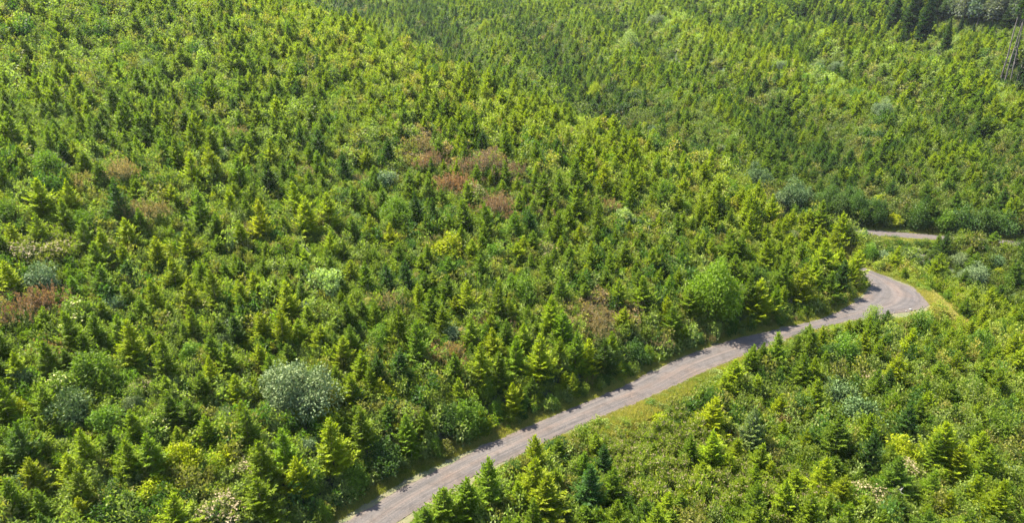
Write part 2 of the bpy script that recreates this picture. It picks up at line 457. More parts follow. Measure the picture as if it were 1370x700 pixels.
def conifer_geo(seed, Ht=4.5, R=1.45, step=0.30, nb=6, dens=1.0, tw=0.085, bare=0.02, droop=0.0, tl=1.0):
    r = np.random.default_rng(seed); K = Kites()
    z = Ht * bare + 0.10
    lean = r.normal(0, 0.02, 2)
    while z < Ht * 0.975:
        f = z / Ht
        prof = (1 - f) * (0.88 + 0.12 * math.sin(f * 9 + seed)) if f > .10 else (1 - f) * (0.72 + f * 2.4)
        n = max(3, int(nb + r.integers(-1, 2) - (1 if f > .8 else 0)))
        a0 = r.random() * 6.28
        for b in range(n):
            a = a0 + 6.283 * b / n + r.normal(0, .22)
            L = R * prof * r.choice([r.uniform(.45, .8), r.uniform(.8, 1.22), r.uniform(.85, 1.15)]) + 0.10
            zo = r.normal(0, .11) * step / .33
            el = (0.16 + 0.70 * f ** 1.5 - droop) + r.normal(0, .09)
            zz = max(.05, z + zo)
            hd = np.array([math.cos(a), math.sin(a), 0]); sd = np.array([-math.sin(a), math.cos(a), 0])
            m = max(3, int(L / 0.105 * dens))
            t = (np.arange(m) + r.random(m) * .7) / m
            t = 0.12 + 0.88 * t
            curve = 0.16 * L * t ** 2               # tips turn upwards
            P = np.array([lean[0] * zz, lean[1] * zz, zz]) + hd * (t * L * math.cos(el))[:, None] + np.array([0, 0, 1]) * (t * L * math.sin(el) + curve - 0.05 * np.sin(t * 3.1) * L)[:, None]
            bd = unit(hd * math.cos(el) + np.array([0, 0, 1]) * (math.sin(el) + 0.32 * t)[:, None])
            for sgn in (-1, 1):
                tw_l = (0.07 + 0.13 * min(L, 1.2) + 0.30 * L * (1 - t)) * r.uniform(.7, 1.25, m) * tl * np.where(t > .8, .7, 1)
                d = unit(bd * 0.62 + sd * sgn * 0.78 + r.normal(0, .22, (m, 3)) + np.array([0, 0, .04]))
                side = unit(np.cross(d, np.array([0, 0, 1.0]) + r.normal(0, .45, (m, 3))))
                tv = np.clip(t * 0.9 + 0.1 * f, 0, 1)
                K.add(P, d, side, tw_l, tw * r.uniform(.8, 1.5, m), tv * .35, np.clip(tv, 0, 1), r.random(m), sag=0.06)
            # the spray's spine and shoots standing on it
            d = unit(bd + r.normal(0, .25, (m, 3)) + np.array([0, 0, .25]))
            side = unit(np.cross(d, r.normal(0, 1, (m, 3))))
            K.add(P, d, side, 0.24 * r.uniform(.7, 1.2, m) * tl, tw * 1.1 * np.ones(m), t * .5, np.clip(t + .1, 0, 1), r.random(m))
        z += step * (1 - 0.45 * f) * r.uniform(.85, 1.15)
    # leader
    m = 7
    P = np.stack([np.full(m, lean[0] * Ht), np.full(m, lean[1] * Ht), np.linspace(Ht * .93, Ht, m)], 1)
    d = unit(r.normal(0, .35, (m, 3)) + np.array([0, 0, 1.0]))
    K.add(P, d, unit(np.cross(d, r.normal(0, 1, (m, 3)))), np.full(m, .26), np.full(m, .07), np.full(m, .6), np.ones(m), r.random(m))
    # dark twiggy interior
    m = int(160 * dens)
    f = r.random(m) ** 1.3 * .85; a = r.random(m) * 6.28; rr = R * (1 - f) * .45 * np.sqrt(r.random(m))
    P = np.stack([rr * np.cos(a), rr * np.sin(a), f * Ht + .1], 1)
    d = unit(np.stack([np.cos(a), np.sin(a), r.normal(0, .4, m)], 1))
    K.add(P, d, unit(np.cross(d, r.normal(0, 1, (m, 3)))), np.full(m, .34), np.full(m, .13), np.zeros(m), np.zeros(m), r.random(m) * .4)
    zs = np.linspace(-.25, Ht * .97, 6)
    tr = tube(np.stack([lean[0] * zs, lean[1] * zs, zs], 1), np.interp(zs, [0, Ht], [0.016 * Ht, 0.006]), 6)
    return K, tr

def shrub_geo(seed, R=1.5, Hh=1.9, lobes=12, leaves=2300, ls=0.17, spiky=0.3, core=0.25, lobe=1.0):
    """broadleaf shrub: stems fanning up into leafy lobes; leaves sit mostly in each lobe's outer shell."""
    r = np.random.default_rng(seed); K = Kites(); st = []
    cs = []
    for i in range(lobes):
        a = 2.4 * i + r.normal(0, .4); q = math.sqrt((i + .4) / lobes)
        rad = R * 0.78 * q * r.uniform(.6, 1.25)
        top = Hh * (1 - 0.48 * q ** 2) * r.uniform(.58, 1.18)
        c = np.array([rad * math.cos(a), rad * math.sin(a), top * .68]); lr = R * r.uniform(.18, .46) * lobe
        cs.append((c, lr, top))
        b = np.array([c[0] * .12, c[1] * .12, -.2])
        st.append(([b, b * .4 + c * .45 + [0, 0, .1], c * .98], [.035 * R, .022 * R, .008 * R]))
    per = leaves // lobes
    for (c, lr, top) in cs:
        m = int(per * (1 - core))
        d = unit(r.normal(0, 1, (m, 3)) + np.array([0, 0, .35]))
        rr = lr * (0.62 + 0.38 * np.sqrt(r.random(m))) * r.uniform(.85, 1.12, m)
        sq = np.array([1, 1, max(.8, top * .42 / max(lr, .1))])
        P = c + d * rr[:, None] * sq
        sp = r.random(m) < spiky
        P[sp] += d[sp] * lr * .28
        ld = unit(d * .7 + r.normal(0, .65, (m, 3)) + np.array([0, 0, .12]))
        sd = unit(np.cross(ld, unit(d + r.normal(0, .6, (m, 3)))))
        hgt = np.clip(P[:, 2] / Hh, 0, 1)
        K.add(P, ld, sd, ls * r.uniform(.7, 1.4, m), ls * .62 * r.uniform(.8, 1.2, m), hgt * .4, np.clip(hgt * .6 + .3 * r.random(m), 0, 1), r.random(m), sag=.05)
    m = int(leaves * core)
    a = r.random(m) * 6.28; q = np.sqrt(r.random(m)); zz = r.random(m) ** 1.2
    P = np.stack([R * .86 * q * np.cos(a) * (1 - .45 * zz), R * .86 * q * np.sin(a) * (1 - .45 * zz), Hh * .68 * zz + .03], 1)
    ld = unit(r.normal(0, 1, (m, 3))); sd = unit(np.cross(ld, r.normal(0, 1, (m, 3))))
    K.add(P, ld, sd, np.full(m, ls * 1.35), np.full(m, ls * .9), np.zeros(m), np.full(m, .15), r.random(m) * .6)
    # lowest shoots long, to break the outline
    m = int(leaves * .05)
    k = r.integers(0, lobes, m)
    C_ = np.array([cs[i][0] for i in k]); LR = np.array([cs[i][1] for i in k])
    d = unit(r.normal(0, .6, (m, 3)) + np.array([0, 0, .8]))
    P = C_ + d * (LR * r.uniform(1.0, 1.35, m))[:, None]
    K.add(P, d, unit(np.cross(d, r.normal(0, 1, (m, 3)))), np.full(m, ls * 1.3), np.full(m, ls * .5), np.full(m, .6), np.ones(m), r.random(m))
    return K, tubes(st, 4), cs

def plume_geo(seed, R=1.5, Hh=1.6, stalks=95, per=24, ls=.13):
    """thicket of upright stalks, each ending in a loose plume of small leaves."""
    r = np.random.default_rng(seed); K = Kites(); st = []; cs = []
    lob = [(r.uniform(-.6, .6, 2) * R, r.uniform(.4, .7) * R, r.uniform(.7, 1.1)) for _ in range(6)]
    for i in range(stalks):
        (ox, rr, hs) = lob[i % 6]
        a = r.random() * 6.28; q = math.sqrt(r.random()) * rr
        bx, by = ox[0] + q * math.cos(a), ox[1] + q * math.sin(a)
        h = Hh * hs * (1 - .45 * (q / rr) ** 2) * r.uniform(.7, 1.25)
        lean = r.normal(0, .14, 2)
        top = np.array([bx + lean[0] * h, by + lean[1] * h, h])
        if i % 2 == 0: st.append(([(bx * .6, by * .6, -.15), tuple(top * [1, 1, .5] * .98), tuple(top)], [.018, .013, .006]))
        t = r.random(per) ** .8
        P = np.array([bx, by, 0]) + (top - [bx, by, 0]) * (.25 + .75 * t)[:, None] + r.normal(0, .09, (per, 3)) * (1.3 - t)[:, None]
        d = unit(r.normal(0, .55, (per, 3)) * (1.5 - t)[:, None] + np.array([0, 0, .75]))
        K.add(P, d, unit(np.cross(d, r.normal(0, 1, (per, 3)))), ls * r.uniform(.7, 1.4, per), np.full(per, ls * .5), t ** 1.5 * .8, t ** 1.2, r.random(per))
        cs.append((top - [0, 0, .15], .12, h))
    m = 420
    a = r.random(m) * 6.28; q = np.sqrt(r.random(m)) * R * .9
    P = np.stack([q * np.cos(a), q * np.sin(a), Hh * .45 * r.random(m)], 1); d = unit(r.normal(0, 1, (m, 3)))
    K.add(P, d, unit(np.cross(d, r.normal(0, 1, (m, 3)))), np.full(m, .2), np.full(m, .12), np.zeros(m), np.zeros(m), r.random(m))
    return K, tubes(st, 3), cs

def blob_clusters(seed, cs, n, size, flat_=0.5):
    """flower / seed heads: small faceted clusters sitting on the lobes."""
    r = np.random.default_rng(seed); V = []; T = []; o = 0
    oct_v = np.array([(1, 0, 0), (0, 1, 0), (-1, 0, 0), (0, -1, 0), (0, 0, 1), (0, 0, -.6)], float)
    oct_t = np.array([(0, 1, 4), (1, 2, 4), (2, 3, 4), (3, 0, 4), (1, 0, 5), (2, 1, 5), (3, 2, 5), (0, 3, 5)])
    for i in range(n):
        c, lr, top = cs[r.integers(0, len(cs))]
        d = unit(r.normal(0, .55, 3) + np.array([0, 0, .9]))
        p = c + d * lr * r.uniform(1.0, 1.2)
        for q in range(3):
            s = size * r.uniform(.5, 1.1)
            V.append(oct_v * np.array([s, s, s * flat_]) * r.uniform(.8, 1.2, (6, 1)) + p + r.normal(0, size * .8, 3) * [1, 1, .4]); T.append(oct_t + o); o += 6
    return np.vstack(V), np.vstack(T)

def grass_geo(seed, n=70, R=.45, h=.38):
    r = np.random.default_rng(seed); K = Kites()
    a = r.random(n) * 6.28; q = np.sqrt(r.random(n)) * R
    P = np.stack([q * np.cos(a), q * np.sin(a), np.full(n, -.03)], 1)
    d = unit(r.normal(0, .38, (n, 3)) * [1, 1, .1] + np.array([0, 0, 1.0]))
    K.add(P, d, unit(np.cross(d, r.normal(0, 1, (n, 3)))), h * r.uniform(.5, 1.3, n), np.full(n, .055), np.zeros(n), np.ones(n), r.random(n), sag=.03)
    return K

# prototypes -------------------------------------------------------
CON = [conifer_geo(s, R=R, nb=nb, step=st, tw=.078, tl=1.0, dens=1.4) for s, R, nb, st in
       ((1, 2.2, 7, .33), (2, 1.95, 7, .31), (3, 2.45, 7, .36), (4, 2.05, 8, .34), (5, 2.3, 7, .30), (6, 1.85, 7, .31), (7, 2.5, 6, .32), (8, 2.1, 6, .29), (9, 2.35, 7, .35), (10, 2.0, 6, .30))]
CON_CROWN = [k.mesh('conifer_crown', M_NEEDLE) for k, t in CON]
CON_TRUNK = [tri_mesh('conifer_trunk', *t, M_BARK) for k, t in CON]
SHR = {}
def shrub_set(key, n, **kw):
    out = []
    fl = kw.pop('flowers', 0); fs = kw.pop('fsize', .1); fm = kw.pop('fmat', M_FLOWER)
    for i in range(n):
        K, st, cs = (plume_geo if key.startswith('plume') else shrub_geo)(100 + 17 * i + sum(map(ord, key)), **kw)
        d = dict(crown=K.mesh('shrub_foliage', M_PLUME if key.startswith('plume') else (M_SILVER if key.startswith('silver') else M_LEAF)), stem=tri_mesh('shrub_stem', *st, M_BARK), K=K, st=st)
        if fl: 
            fv, ft = blob_clusters(i + 5, cs, fl, fs); d['fl'] = tri_mesh('flower_heads', fv, ft, fm, False); d['fg'] = (fv, ft, fm)
        out.append(d)
    SHR[key] = out
shrub_set('round', 3, R=1.5, Hh=2.3, lobes=16, leaves=3600, ls=.17)
shrub_set('big', 2, R=3.6, Hh=5.4, lobes=22, leaves=9500, ls=.28, spiky=.5, lobe=.86, core=.12)
shrub_set('silver', 3, R=1.5, Hh=2.0, lobes=15, leaves=3400, ls=.16, spiky=.5)
shrub_set('silver_big', 2, R=3.6, Hh=5.0, lobes=22, leaves=10500, ls=.23, spiky=.6, lobe=.84, core=.12)
shrub_set('loose', 3, R=1.5, Hh=2.0, lobes=11, leaves=2200, ls=.19, spiky=.6, core=.2)
shrub_set('plume', 3)
shrub_set('plume_wide', 2, R=3.0, Hh=2.9, stalks=260, per=26, ls=.19)
shrub_set('elder', 2, R=1.5, Hh=2.2, lobes=14, leaves=2600, ls=.2, flowers=60, fsize=.065)
shrub_set('heads', 2, R=1.5, Hh=1.6, lobes=14, leaves=2000, ls=.16, spiky=.5, flowers=150, fsize=.065, fmat=M_TAN)

# ------------------------------------------------------------------ what stands where (read off the photograph: pixel of the tip, height in pixels, tone)
CONIFERS = """105 574 55 y,35 612 50 y,100 630 50 g,10 642 58 g,102 668 36 y,50 576 38 g,88 610 40 y,325 548 60 g,378 575 60 g,440 565 76 y,345 592 60 g,395 614 52 y,480 548 50 g,
690 521 42 y,650 555 32 y,565 588 52 g,718 586 50 y,716 617 60 y,652 618 66 g,623 642 60 g,588 652 52 g,553 667 36 g,693 646 42 y,730 642 58 y,807 597 42 d,778 606 36 g,790 622 56 d,745 628 36 y,783 678 28 g,820 628 44 g,
955 533 50 y,926 584 42 g,958 580 50 y,942 620 36 y,1010 545 72 s,975 606 32 y,893 660 36 y,1030 620 28 y,1065 630 36 y,970 672 28 g,1045 530 36 y,872 592 26 g,
1128 560 64 g,1170 580 55 d,1105 612 48 y,1132 636 48 y,1220 541 50 d,1245 526 40 y,1272 566 60 y,1290 596 45 y,1255 580 50 g,1317 580 40 y,1326 602 44 g,1157 666 34 y,1200 656 30 s,1311 636 36 y,1341 646 54 y,1250 630 40 g,1275 660 40 y,1185 684 24 y,
95 368 36 g,128 357 46 g,165 350 34 d,166 380 38 y,168 428 60 y,203 376 48 y,228 346 42 y,250 375 46 y,266 352 36 g,243 434 28 g,196 441 30 g,15 476 42 y,212 452 56 g,5 350 40 y,
283 362 55 y,300 350 32 g,318 376 45 y,340 364 40 y,380 378 46 y,373 412 50 y,349 418 36 y,302 460 45 g,346 462 36 y,278 480 45 y,312 502 40 y,396 430 32 y,448 418 28 g,425 436 36 y,456 454 40 y,483 402 30 g,487 352 40 g,467 350 32 y,515 353 36 d,541 350 40 d,530 410 58 g,468 440 40 g,504 474 44 d,480 472 46 y,532 468 48 d,471 502 44 y,
598 344 30 g,596 368 38 g,567 366 28 g,622 377 42 y,576 392 40 g,608 398 28 y,641 342 30 g,664 377 62 g,681 400 30 y,683 366 30 g,732 344 38 g,730 371 30 g,752 368 42 g,785 356 27 y,783 380 28 g,738 400 50 y,756 416 48 g,700 434 28 g,690 454 46 g,630 430 40 g,661 440 40 y,641 464 56 y,722 450 60 y,749 456 42 g,771 445 50 g,788 455 42 y,811 460 46 d,667 474 46 g,690 508 26 y,756 502 22 y,767 500 28 y,561 380 36 y,556 432 64 g,587 508 24 y,
832 412 32 y,862 370 46 g,895 374 36 g,887 346 30 d,893 400 36 y,920 430 46 g,932 447 26 y,1023 384 56 y,1004 370 62 g,1048 350 38 g,1042 390 40 g,1076 354 62 y,1092 348 38 y,840 491 20 y,878 471 22 y,1007 463 40 g,1022 460 36 g,1043 447 58 g,985 482 44 y,1068 450 42 g,1090 442 46 g,1016 502 32 y,
1190 416 27 d,1120 434 24 y,1137 431 26 y,1150 427 27 g,1105 441 34 y,1207 360 15 g,1257 378 16 y,1277 372 16 g,1243 350 22 d,1288 384 16 y,1327 386 30 y,1320 411 26 y,1294 400 24 g,1275 440 32 y,1246 468 28 g,1221 440 44 y,1202 476 46 y,1193 496 32 d,1317 470 32 g,1335 460 32 y,1345 437 22 d,1361 446 40 y,
25 200 27 g,47 240 48 y,46 286 44 y,80 190 36 d,98 190 36 y,121 186 30 g,150 240 64 d,86 240 42 y,80 268 40 g,165 172 26 g,180 182 32 y,213 187 40 g,234 184 48 g,227 249 32 y,212 236 30 g,250 205 48 y,263 255 48 g,168 291 40 y,184 280 36 g,131 306 46 y,163 326 38 y,205 318 44 y,246 308 42 y,10 300 32 y,60 174 36 g,
280 198 55 y,316 210 46 g,356 215 48 d,328 193 26 y,362 186 34 y,400 172 32 d,425 172 38 d,423 203 36 g,458 204 36 d,518 184 40 d,489 196 30 y,455 174 24 y,500 222 28 g,305 252 36 y,345 267 52 y,392 246 44 y,378 290 26 g,406 264 56 y,437 258 56 y,438 312 38 y,471 290 32 g,493 286 36 y,521 300 34 y,510 250 30 g,286 284 40 g,405 334 24 y,
612 182 28 y,645 174 32 d,677 177 40 g,723 206 30 g,717 188 36 g,745 183 32 d,727 231 46 g,750 230 38 g,770 212 50 g,790 200 42 y,808 216 50 y,621 269 46 g,650 272 48 g,695 259 28 g,686 284 44 g,710 282 42 d,745 284 42 g,762 276 36 g,800 276 40 g,775 300 30 y,578 266 40 d,555 258 40 d,700 318 30 y,692 326 30 y,790 326 34 y,560 230 26 g,660 220 26 g,588 293 26 g,632 320 30 y,645 314 30 g,
902 220 26 d,968 264 32 d,967 300 22 d,920 215 28 g,226 15 22 d,220 130 34 g,258 150 42 y,312 130 34 d,367 128 40 y,65 55 26 d,
1122 302 42 y,1137 316 42 y,1148 334 44 y,1153 352 38 y,1108 320 44 y,1138 354 46 d,1126 370 40 g,1095 302 38 y,1257 314 18 g,1268 311 30 d,1283 304 22 g,1330 307 22 g,1312 322 18 g,1298 330 20 g"""
# centre pixel, width in pixels, kind, own label (if it is a landmark), short name used by its neighbours
SHRUBS = [
 (393,512,98,'sg','big round silver-grey willow shrub, widest single bush on the hillside','the big silvery willow'),
 (105,418,52,'el','elder bush with cream flower heads beside the reddish-brown thicket','the elder beside the reddish thicket'),
 (76,512,52,'el','elder bush thick with cream flower heads, fullest bloom on the hillside','the fullest flowering elder'),
 (205,566,44,'el','yellow-green elder with large scattered cream flower heads between two leafy bushes','the elder with large flower heads'),
 (45,392,74,'rd','wide reddish-brown shrub at the hill\'s outer end, red shoots on top','the wide reddish-brown shrub'),
 (955,388,74,'mp','big leafy bright green maple-like shrub casting its shade on the gravel road','the big leafy bush by the road shade'),
 (290,678,62,'tn','bush covered in pale tan flower heads, widest of the tan ones','the tan-flowered bush'),
 (800,420,58,'rt','wide brown-tinged shrub above the road with rusty dead twigs','the wide brown-tinged shrub'),
 (590,460,52,'rt','dusky pink-brown shrub with grey-green skirt halfway down to the road','the dusky pink-brown shrub'),
 (640,212,56,'rd','reddish-brown shrub at the top of the red thicket on the hillside','the top of the red thicket'),
 (660,262,52,'rd','lowest reddish-brown shrub of the red thicket on the hillside','the foot of the red thicket'),
 (598,326,42,'yl','glowing yellow-green leafy bush, brightest on the open hillside','the brightest yellow bush'),
 (1162,420,20,'pl','slim pale silvery sapling standing on the outer road edge by the bend','the pale sapling by the bend'),
 (1064,255,42,'sd','dark rounded willow with silvery top in the gully behind the spur','the dark willow in the gully'),
 (842,57,32,'pl','pale round bush standing alone high on the far slope','the pale round bush on the far slope'),
 (797,122,24,'yl','round yellow-green bush alone among dark conifers on the far slope','the yellow bush on the far slope'),
 (155,213,60,'tr','tan-tipped shrub spreading uphill of the darkest bluish conifer','the tan-tipped shrub'),
 (435,372,46,'pl','pale sage-green bush with white-backed leaves between conifers','the pale sage bush'),
 (1150,542,54,'sd','large dark blue-green willow mound on the slope below the road','the blue-green willow mound'),
 (1336,570,50,'gb','glossy bright green leafy bush on the slope below the road','the glossy bush below the road'),
 (1130,470,50,'gb','rounded green broadleaf bush just below the outer road edge','the rounded bush below the bend'),
 (675,682,56,'tr','tan-headed shrub below the road where the gravel leaves the photograph','the tan-headed shrub below the road'),
 (1304,365,42,'sg','grey-green willow clump beyond the bend','the grey willow beyond the bend'),
 (1180,142,28,'sg','soft grey willow in the middle of the far slope','the soft grey willow'),
 (1292,465,24,'pl','small pale-leaved bush on the nose of the slope below the bend','the small pale-leaved bush'),
 (835,288,32,'pl','pale feathery bush just under the bright crest of the spur','the pale feathery bush'),
 (790,592,30,'yl','low yellow bush on the grassy strip below the road','the low yellow bush'),
 (240,610,56,'yl',),(205,650,50,'yl'),(95,542,56,'sd'),(175,540,30,'sg'),(138,556,46,'gb'),(25,543,32,'yl'),(300,556,30,'sg'),(330,622,46,'tn'),(295,612,40,'yl'),(435,553,30,'yl'),(410,642,46,'gb'),
 (475,640,42,'gb'),(512,612,50,'gd'),(412,592,30,'sg'),(368,572,24,'sg'),(535,570,26,'yl'),(627,560,50,'gb'),(885,560,30,'yl'),(930,567,30,'yl'),(1050,555,42,'rt'),(988,582,34,'rt'),(932,612,26,'rt'),
 (1210,600,46,'yl'),(1215,622,40,'br'),(1165,652,50,'br'),(1356,632,30,'sg'),(10,418,34,'rd'),(60,456,52,'tr'),(120,490,60,'gb'),(55,366,42,'sg'),(145,402,36,'sg'),(225,510,28,'sg'),(30,502,40,'sd'),(185,512,34,'br'),
 (310,432,32,'sg'),(388,372,24,'tr'),(410,410,26,'sg'),(520,396,46,'tr'),(508,450,34,'gb'),(700,386,38,'gb'),(615,486,34,'rd'),(680,442,32,'rd'),(815,446,26,'rd'),(605,442,30,'sg'),(642,426,30,'rd'),(880,450,40,'rt'),(850,402,36,'rt'),
 (1110,476,36,'gd'),(1230,432,36,'gb'),(1336,362,16,'yl'),(1310,456,34,'gb'),(1345,380,26,'gb'),(1120,520,46,'sd'),(1170,502,40,'br'),(1206,442,28,'rt'),(1160,600,46,'gd'),(1068,545,44,'gd'),
 (115,236,36,'tr'),(190,270,56,'tr'),(30,330,50,'br'),(76,330,42,'br'),(10,280,30,'gb'),(110,300,36,'gb'),(60,220,42,'gb'),(465,262,36,'gd'),(530,282,48,'gb'),(512,236,34,'sg'),(408,226,26,'tr'),(320,302,32,'tr'),(480,236,22,'rt'),(365,282,26,'gb'),(298,206,24,'pl'),
 (575,205,46,'rd'),(606,236,52,'rd'),(692,222,30,'rd'),(560,190,30,'rt'),(676,280,36,'rd'),(632,250,34,'br'),(575,316,30,'rt'),(660,336,28,'gb'),(815,270,28,'rd'),(730,330,34,'br'),
 (868,284,34,'rt'),(890,250,30,'gb'),(906,266,22,'pl'),(1044,262,30,'sg'),(1010,236,42,'sd'),(965,196,20,'sg'),(980,190,24,'gb'),(935,202,24,'gd'),(1125,284,38,'gd'),(1148,286,36,'gd'),(1172,288,36,'gd'),(1110,262,36,'gd'),(1140,262,30,'gd'),(1197,290,24,'yl'),(1290,294,34,'gd'),(1318,298,34,'gd'),(1348,302,34,'gd'),(1230,292,32,'gd'),(1262,296,30,'gb'),
 (874,172,18,'sg'),(880,22,24,'sg'),(648,36,18,'yl'),(730,46,18,'rt'),(1045,86,22,'sg'),(1095,86,22,'sg'),(1120,86,20,'sg'),(170,66,26,'gb'),(195,86,22,'sg'),(320,176,32,'tr'),(1185,342,26,'sg'),(1220,345,26,'sg'),(1165,336,22,'gb'),(1285,345,24,'sg'),(1330,345,26,'sd'),
 (560,500,28,'gb'),(30,648,40,'sd'),(150,660,40,'gd'),(170,610,36,'gb'),(255,470,34,'gb'),(430,492,20,'gb'),(650,520,30,'gb'),(730,500,30,'gd'),(850,470,34,'gd'),(600,560,40,'gd')]
TONE = {'y': (.182, .220, .008), 'g': (.108, .158, .011), 'd': (.044, .084, .018), 's': (.15, .19, .08)}
SK = {  # tint, mesh set, words
 'sg': ((.125, .17, .075), 'silver', 'silvery grey-green leafy'), 'sd': ((.08, .125, .042), 'silver', 'dark grey-green leafy'), 'el': ((.13, .18, .03), 'elder', 'flowering elder'),
 'rd': ((.18, .125, .078), 'plume', 'reddish-brown'), 'rt': ((.175, .15, .07), 'plume', 'brown-tinged green'), 'tr': ((.21, .19, .08), 'plume', 'tan-tipped'),
 'tn': ((.14, .15, .045), 'heads', 'tan-flowered'), 'yl': ((.22, .24, .008), 'loose', 'bright yellow-green leafy'), 'mp': ((.13, .19, .012), 'round', 'bright green leafy'),
 'gb': ((.10, .16, .018), 'round', 'mid-green leafy'), 'gd': ((.052, .094, .02), 'round', 'dark green leafy'), 'pl': ((.19, .245, .10), 'loose', 'pale-leaved'), 'br': ((.13, .145, .035), 'heads', 'bramble-like olive')}

def solve(px, py, size_px, frac, asp=1.0, lo=1.2, hi=9.0):
    """ground spot and true height for things seen at a pixel; frac = how far up the thing the pixel lies."""
    h = np.full(len(px), 3.5)
    for _ in range(5):
        x, y, t = hit(px, py, h * frac)
        z = H(x, y)
        _, y0, dep = project(np.stack([x, y, z], 1)); _, y1, _ = project(np.stack([x, y, z + h], 1))
        if asp == 1.0: h = h * size_px / np.maximum(y0 - y1, 1)
        else: h = size_px * dep / F_PX * asp
        h = np.clip(h, lo, hi)
    return x, y, z, h

c_raw = [q.split() for q in CONIFERS.replace('\n', '').split(',')]
cp = np.array([[float(v) for v in q[:3]] for q in c_raw]); ctone = [q[3] for q in c_raw]
cx, cy, cz, ch = solve(cp[:, 0], cp[:, 1], cp[:, 2] * 1.03, 1.0, lo=1.6, hi=5.7)
sp_ = np.array([q[:3] for q in SHRUBS], float)
sx, sy, sz, sw = solve(sp_[:, 0], sp_[:, 1] , sp_[:, 2], 0.5, asp=0.999, lo=1.0, hi=12)
sh_asp = {'silver': .7, 'round': 2.3 / 3, 'loose': 2.0 / 3, 'plume': 1.9 / 3, 'elder': 2.2 / 3, 'heads': 1.6 / 3}

def off_road(x, y, need):
    """push a plant off the gravel."""
    for _ in range(12):
        g = road_gap(x, y)
        bad = g < need
        if not bad.any(): break
        e = .3
        gx_ = (road_gap(x + e, y) - road_gap(x - e, y)); gy_ = (road_gap(x, y + e) - road_gap(x, y - e))
        nrm = np.hypot(gx_, gy_) + 1e-6
        x = np.where(bad, x + gx_ / nrm * (need - g) * .9, x); y = np.where(bad, y + gy_ / nrm * (need - g) * .9, y)
    return x, y
cx, cy = off_road(cx, cy, .7 + .34 * ch); cz = H(cx, cy)
sx, sy = off_road(sx, sy, np.clip(sw * .5, .9, 3)); sz = H(sx, sy)

# ------------------------------------------------------------------ labels: nearest landmark, direction on the hill, how many along
LM = [(q[5], sx[i], sy[i]) for i, q in enumerate(SHRUBS) if len(q) > 5]
def frame_uv(x, y):                                # along the road towards the bend, and up the slope
    return x * .79 + y * .61, -x * .61 + y * .79
ORD = ['first', 'second', 'third', 'fourth', 'fifth', 'sixth', 'seventh', 'eighth', 'ninth', 'tenth', 'eleventh', 'twelfth', 'thirteenth', 'fourteenth']
def make_labels(xs, ys, words, skip=None):
    lu = [frame_uv(a, b) for _, a, b in LM]
    bins = {}
    for i, (x, y) in enumerate(zip(xs, ys)):
        if skip and skip[i]: continue
        u, v = frame_uv(x, y)
        k = min(range(len(LM)), key=lambda j: (LM[j][1] - x) ** 2 + (LM[j][2] - y) ** 2 + (1e6 if (road_side(x, y) != road_side(LM[j][1], LM[j][2])) else 0))
        du, dv = u - lu[k][0], v - lu[k][1]
        if abs(du) > abs(dv): s = 'towards the bend from' if du > 0 else 'away from the bend from'
        else: s = 'uphill from' if dv > 0 else 'downhill from'
        bins.setdefault((k, s), []).append((math.hypot(du, dv), i))
    out = {}
    for (k, s), lst in bins.items():
        for r_, (_, i) in enumerate(sorted(lst)):
            o_ = ORD[r_] if r_ < 14 else f'{r_ + 1}th'
            q = f"{words[i]}, {o_} {s} {LM[k][0]}"
            for cut in ('mid-sized ', 'young ', 'leafy ', 'low ', 'small ', 'tall '):
                if len(q.replace('-', ' ').split()) > 15: q = q.replace(cut, '', 1)
            if len(q.replace('-', ' ').split()) > 16: q = q.replace('towards the bend from', 'bendward of').replace('away from the bend from', 'roadward of')
            out[i] = q
    return out
def road_side(x, y):
    d = float(polydist(np.array([x]), np.array([y]), near, True)[0]); c = float(polydist(np.array([x]), np.array([y]), CREST, True)[0])
    return 2 if c > 3 else (1 if d > 0 else 0)

def empty(name, loc, rz, s):
    o = bpy.data.objects.new(name, None); COL.objects.link(o)
    o.empty_display_size = .3; o.location = loc; o.rotation_euler = (random.gauss(0, .03), random.gauss(0, .03), rz); o.scale = s
    return o
def part(name, me, parent, tint=None, kind=None):
    o = bpy.data.objects.new(name, me); COL.objects.link(o); o.parent = parent
    if tint is not None: o['tint'] = [float(v) for v in tint]
    if kind: o['kind'] = kind
    return o
def vary(c, s=.12):
    k = 1 + random.gauss(0, s); h = random.gauss(0, s * .5)
    return (max(.005, c[0] * k * (1 + h)), max(.01, c[1] * k), max(.003, c[2] * k * (1 - h)))

SIZEW = lambda h: 'tall' if h > 4.7 else ('small' if h < 2.9 else 'mid-sized')
TW = {'y': 'yellow-green', 'g': 'green', 'd': 'dark bluish-green', 's': 'pale grey-green'}
cwords = [f"{SIZEW(h)} {TW[t]} young conifer" for h, t in zip(ch, ctone)]
clab = make_labels(cx, cy, cwords)
for i in range(len(cx)):
    v = random.randrange(len(CON)); hs = ch[i] / 4.5
    wide = random.uniform(.92, 1.18) * (1.12 if hs < .8 else 1.0)
    e = empty('young_conifer', (cx[i], cy[i], cz[i] - .03), random.random() * 6.28, (hs * wide, hs * wide, hs))
    e['label'] = clab[i]; e['category'] = 'conifer'; e['group'] = 'young planted conifers on the hillside'
    part('crown', CON_CROWN[v], e, vary(TONE[ctone[i]])); part('trunk', CON_TRUNK[v], e)

